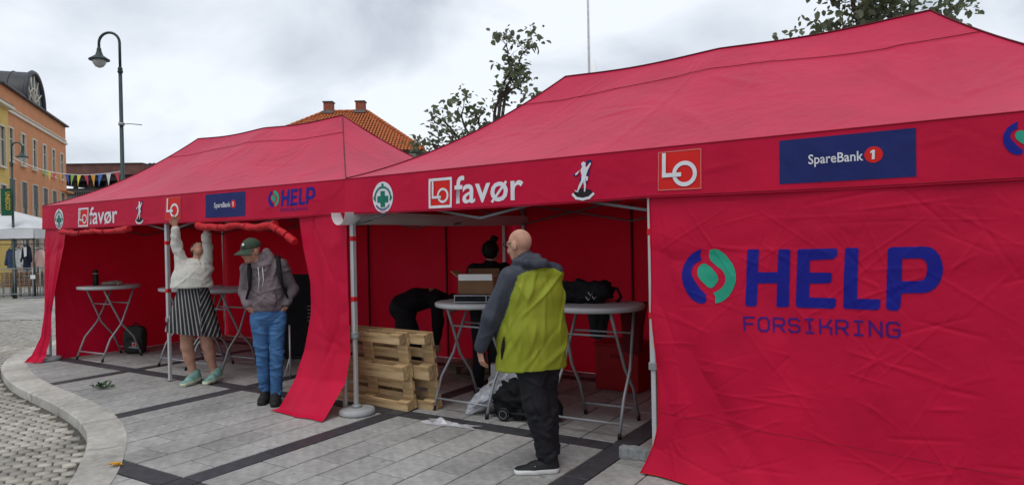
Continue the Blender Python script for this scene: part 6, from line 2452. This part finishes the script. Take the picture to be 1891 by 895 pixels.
stall('large white market stall canopy at the left edge of the picture', -17.55, 24.3, 2.9, 2.9, 2.32, 2.98)
stall('second white stall canopy beside the left red tent', -15.0, 26.5, 2.7, 2.7, 2.30, 2.98)


def garment(label, lat, dep, z0, z1, w, mt, col2=None):
    p = W(lat, dep, 0)
    e = empty('hanging_garment', (p.x, p.y, 0), -YAW)
    tag(e, label, 'garment', 'clothes hanging in the stall')

    def f(u, v):
        a = u * 2 * PI
        wd_ = w * (.62 + .38 * np.minimum(1, v * 4)) * (1 + .06 * np.sin(4 * a + 3 * v))
        return wd_ * np.cos(a), .06 * np.sin(a) * (1 + .3 * np.sin(3 * a)), z1 + (z0 - z1) * v + 0 * a
    patch('cloth', f, 28, 12, mt, e)
    for s_ in (-1, 1):
        m = MB(); m.tube([(s_ * w * .62, 0, z1 - .06), (s_ * w * 1.2, -.02, z1 - .45), (s_ * w * 1.15, -.03, z1 - .55)], [.05, .045, .04], 8); m.build('sleeve', mt, e)
    m = MB(); m.tube([(-w * .5, 0, z1), (0, 0, z1 + .06), (w * .5, 0, z1)], .012, 5); m.build('hanger', DARKTUBE, e)
    if col2:
        m = MB(); m.add([(-.05, -.085, z1 - .04), (.06, -.085, z1 - .04), (.05, -.085, z1 - .34), (-.03, -.085, z1 - .38)], [(0, 3, 2, 1)]); m.build('shirt_front', col2, e)
    return e


NAVY = mat('navy_cloth', (.014, .018, .035), rough=.85, var=.3)
DENIM = mat('blue_denim_cloth', (.045, .065, .13), rough=.85, var=.4, scale=12)
PINKC = mat('pale_pink_cloth', (.55, .36, .32), rough=.85, var=.1)
garment('blue patterned garment hanging leftmost in the white stall', -16.90, 23.2, .92, 1.56, .13, DENIM)
garment('white garment hanging second in the white stall', -16.62, 23.2, .95, 1.56, .10, PAPER)
garment('dark navy coat with white shirt front hanging in the stall', -16.36, 23.2, .86, 1.66, .13, NAVY, PAPER)
garment('pale pink garment hanging at the right end of the stall', -15.98, 23.3, .95, 1.52, .16, PINKC)
p = W(-16.4, 23.3, 0)
m = MB(); m.tube([W(-17.6, 23.25, 1.72), W(-15.7, 23.35, 1.70)], .014, 6)
m.tube([W(-17.6, 23.25, 0), W(-17.6, 23.25, 1.72)], .016, 6)
m.tube([W(-15.7, 23.35, 0), W(-15.7, 23.35, 1.70)], .016, 6)
thing_mesh('clothes_rail', m, DARKTUBE, 'dark clothes rail holding garments under the white stall', 'clothes rail')

PLANK = mat('brown_bench_plank', (.30, .17, .085), rough=.75, var=.3, scale=4, stretch=(1, 8, 8), rand=.2)
for k in range(3):
    lat0 = -17.55 + .95 * k
    p = W(lat0 + .45, 23.9 + .25 * k, 0)
    e = empty('stacked_benches', (p.x, p.y, -.09), -YAW + .05)
    tag(e, ('leftmost', 'middle', 'rightmost')[k] + ' stack of brown folded benches behind the metal barrier', 'benches', 'stacked benches')
    for j in range(7):
        m = MB(); m.box((random.uniform(-.03, .03), random.uniform(-.04, .04), .36 + j * .075), (1.05, .5, .045), bev=.006); m.build('plank', PLANK, e)
    for sx in (-.45, -.15, .15, .45):
        for sy in (-.2, .2):
            m = MB(); m.tube([(sx, sy, 0), (sx, sy, .34)], .014, 6); m.build('leg', LAMP_GREEN, e)

for k, (l0, d0, l1, d1) in enumerate(((-18.6, 21.6, -16.0, 23.0), (-15.9, 23.1, -13.2, 24.6))):
    a, b = W(l0, d0, -.09), W(l1, d1, -.09)
    e = empty('crowd_barrier', a)
    tag(e, ('left', 'right')[k] + ' grey metal crowd barrier in front of the benches', 'barrier', 'metal barriers')
    d_ = b - a
    z = Vector((0, 0, 1))
    for nm, q in (('top_rail', 1.0), ('bottom_rail', .16)):
        m = MB(); m.tube([z * q, d_ + z * q], .019, 7); m.build(nm, ALU_DULL, e)
    for t in (0.01, .99):
        m = MB(); m.tube([d_ * t, d_ * t + z * 1.02], .019, 7); m.build('end_post', ALU_DULL, e)
        m = MB(); m.box((d_.x * t, d_.y * t, .03), (.5, .22, .06), rz=-YAW + .9, bev=.01); m.build('foot', GREY_PLASTIC, e)
    for j in range(1, 22):
        t = j / 22
        m = MB(); m.tube([d_ * t + z * .16, d_ * t + z * 1.0], .0075, 5); m.build('bar', ALU_DULL, e)
p = W(-15.98, 22.92, .62)
m = MB(); m.box((0, 0, 0), (.16, .008, .13)); thing_mesh('barrier_notice', m, PAPER, 'small white notice fixed to the barrier post', 'notice', p, -YAW)

# ------------------------------------------------------------------ young trees behind the tents
BARK = mat('tree_bark', (.065, .055, .045), rough=.9, var=.3, scale=12, bump=.5)


def leaf_material(name, c, c2):
    m = mat(name, c, rough=.5, var=.35, scale=3.5, col2=c2)
    N, L = m.node_tree.nodes, m.node_tree.links
    b = N['Principled BSDF']
    tr_ = N.new('ShaderNodeBsdfTranslucent')
    tr_.inputs['Color'].default_value = (c2[0] * 1.3, c2[1] * 1.5, c2[2], 1)
    mx = N.new('ShaderNodeMixShader')
    mx.inputs['Fac'].default_value = .22
    L.new(b.outputs[0], mx.inputs[1])
    L.new(tr_.outputs[0], mx.inputs[2])
    L.new(mx.outputs[0], N['Material Output'].inputs['Surface'])
    return m


LEAFM = leaf_material('tree_leaf', (.085, .10, .07), (.19, .21, .14))


def tree(label, lat, dep, trunk_h, limbs, seed, leaf=.085, dens=13, spread=.13):
    r = random.Random(seed)
    p = W(lat, dep, 0)
    e = empty('young_tree', (p.x, p.y, -.09), -YAW)
    tag(e, label, 'tree', 'young trees behind the tents')
    tb = MB()
    tb.tube([(0, 0, 0), (.02, 0, trunk_h * .5), (0, .02, trunk_h)], [.075, .06, .045], 10)
    cr = MB()

    def leaves(pos, d, n):
        for _ in range(n):
            q = pos + Vector((r.gauss(0, spread), r.gauss(0, spread), r.gauss(0, spread * .8)))
            az, el, ro = r.uniform(0, 2 * PI), r.gauss(-.55, .5), r.gauss(0, .6)
            R = Matrix.Rotation(az, 3, 'Z') @ Matrix.Rotation(-el, 3, 'Y') @ Matrix.Rotation(ro, 3, 'X')
            l_ = leaf * r.uniform(.45, 1.25)
            cr.add([R @ Vector(v) + q for v in leaf_verts(l_, l_ * .60, .25)], LEAF_F)
    for pts in limbs:
        P = [Vector((0, .02, trunk_h - .05))] + [Vector((x - lat, r.uniform(-.5, .5) if j else r.uniform(-.15, .15), z + .09)) for j, (x, z) in enumerate(pts)]
        # keep the depth drift smooth along a limb
        for j in range(2, len(P)):
            P[j].y = P[j - 1].y + max(-.25, min(.25, P[j].y - P[j - 1].y))
        Q = []
        for a, b in zip(P[:-1], P[1:]):
            for k in range(6):
                t = k / 6
                Q.append(a.lerp(b, t) + Vector((r.gauss(0, .008), r.gauss(0, .008), 0)))
        Q.append(P[-1])
        n_ = len(Q)
        tb.tube(Q, [.032 * (1 - i / n_) + .0045 for i in range(n_)], 6)
        for i in range(n_ // 3, n_):
            if r.random() < .62:
                d = (Q[min(i + 1, n_ - 1)] - Q[i - 1]).normalized()
                a = r.uniform(0, 2 * PI)
                side = Vector((math.cos(a), math.sin(a), r.uniform(-.1, .8))).normalized()
                ln = r.uniform(.10, .30)
                tip = Q[i] + (d * .4 + side).normalized() * ln
                tb.tube([Q[i], Q[i].lerp(tip, .5) + Vector((0, 0, .02)), tip], [.006, .004, .0025], 5)
                leaves(tip, d, r.randint(int(dens * .6), int(dens * 1.3)))
        leaves(Q[-1], None, dens)
    tb.build('trunk', BARK, e)
    cr.build('crown', LEAFM, e)
    return e


tree('slender young tree with a tall upright shoot between the two tents', -.35, 12.0, 2.3, [
    [(-.28, 3.1), (-.26, 3.75), (-.14, 4.15), (.02, 4.5), (-.02, 4.85), (-.02, 5.08)],
    [(-.15, 4.0), (.10, 4.5), (.25, 4.8), (.43, 5.05)],
    [(-.05, 4.1), (.22, 4.35), (.30, 4.42)],
    [(-.8, 3.0), (-1.25, 3.25), (-1.62, 3.30)], [(-.7, 3.1), (-1.1, 3.6), (-1.30, 3.74)], [(-.6, 3.2), (-.85, 3.7), (-.80, 3.98)],
    [(-.5, 3.2), (-.55, 3.75), (-.42, 3.85)], [(-.9, 2.85), (-1.4, 2.95), (-1.6, 3.0)], [(-.55, 3.0), (-.95, 3.25), (-1.1, 3.45)],
    [(-.1, 3.1), (.12, 3.5), (.25, 3.62)], [(.1, 3.2), (.36, 3.75), (.44, 4.03)], [(-.4, 3.2), (-.25, 3.5), (-.05, 3.6)], [(-.75, 3.0), (-.95, 3.2), (-1.2, 3.1)]], 3, leaf=.125, dens=11, spread=.085)
tree('leafy young tree rising behind the roof peak of the right tent', 5.35, 9.8, 2.6, [
    [(5.2, 3.6), (4.95, 4.4), (4.70, 4.75), (4.55, 5.3)], [(5.1, 3.8), (4.80, 4.4), (4.60, 4.55)], [(5.3, 3.9), (5.3, 4.6), (5.25, 5.2), (5.2, 5.9)],
    [(5.4, 3.8), (5.55, 4.5), (5.60, 4.85), (5.7, 5.6)], [(5.5, 3.8), (5.85, 4.35), (6.15, 4.60), (6.5, 4.83)], [(5.5, 3.7), (5.9, 4.2), (6.3, 4.50)],
    [(5.3, 3.9), (5.1, 4.6), (5.05, 4.95)], [(5.3, 3.9), (5.45, 4.6), (5.5, 4.85)], [(5.2, 3.8), (4.95, 4.3), (4.85, 4.50)], [(5.2, 4.2), (4.8, 5.0), (4.4, 5.1)],
    [(5.4, 4.2), (5.9, 5.1), (6.3, 5.6)], [(4.9, 3.6), (4.3, 4.0), (3.83, 4.28)], [(5.3, 4.0), (5.35, 4.5), (5.3, 4.7)], [(5.0, 3.8), (4.75, 4.5), (4.62, 4.85)]], 9, leaf=.12, dens=15, spread=.10)
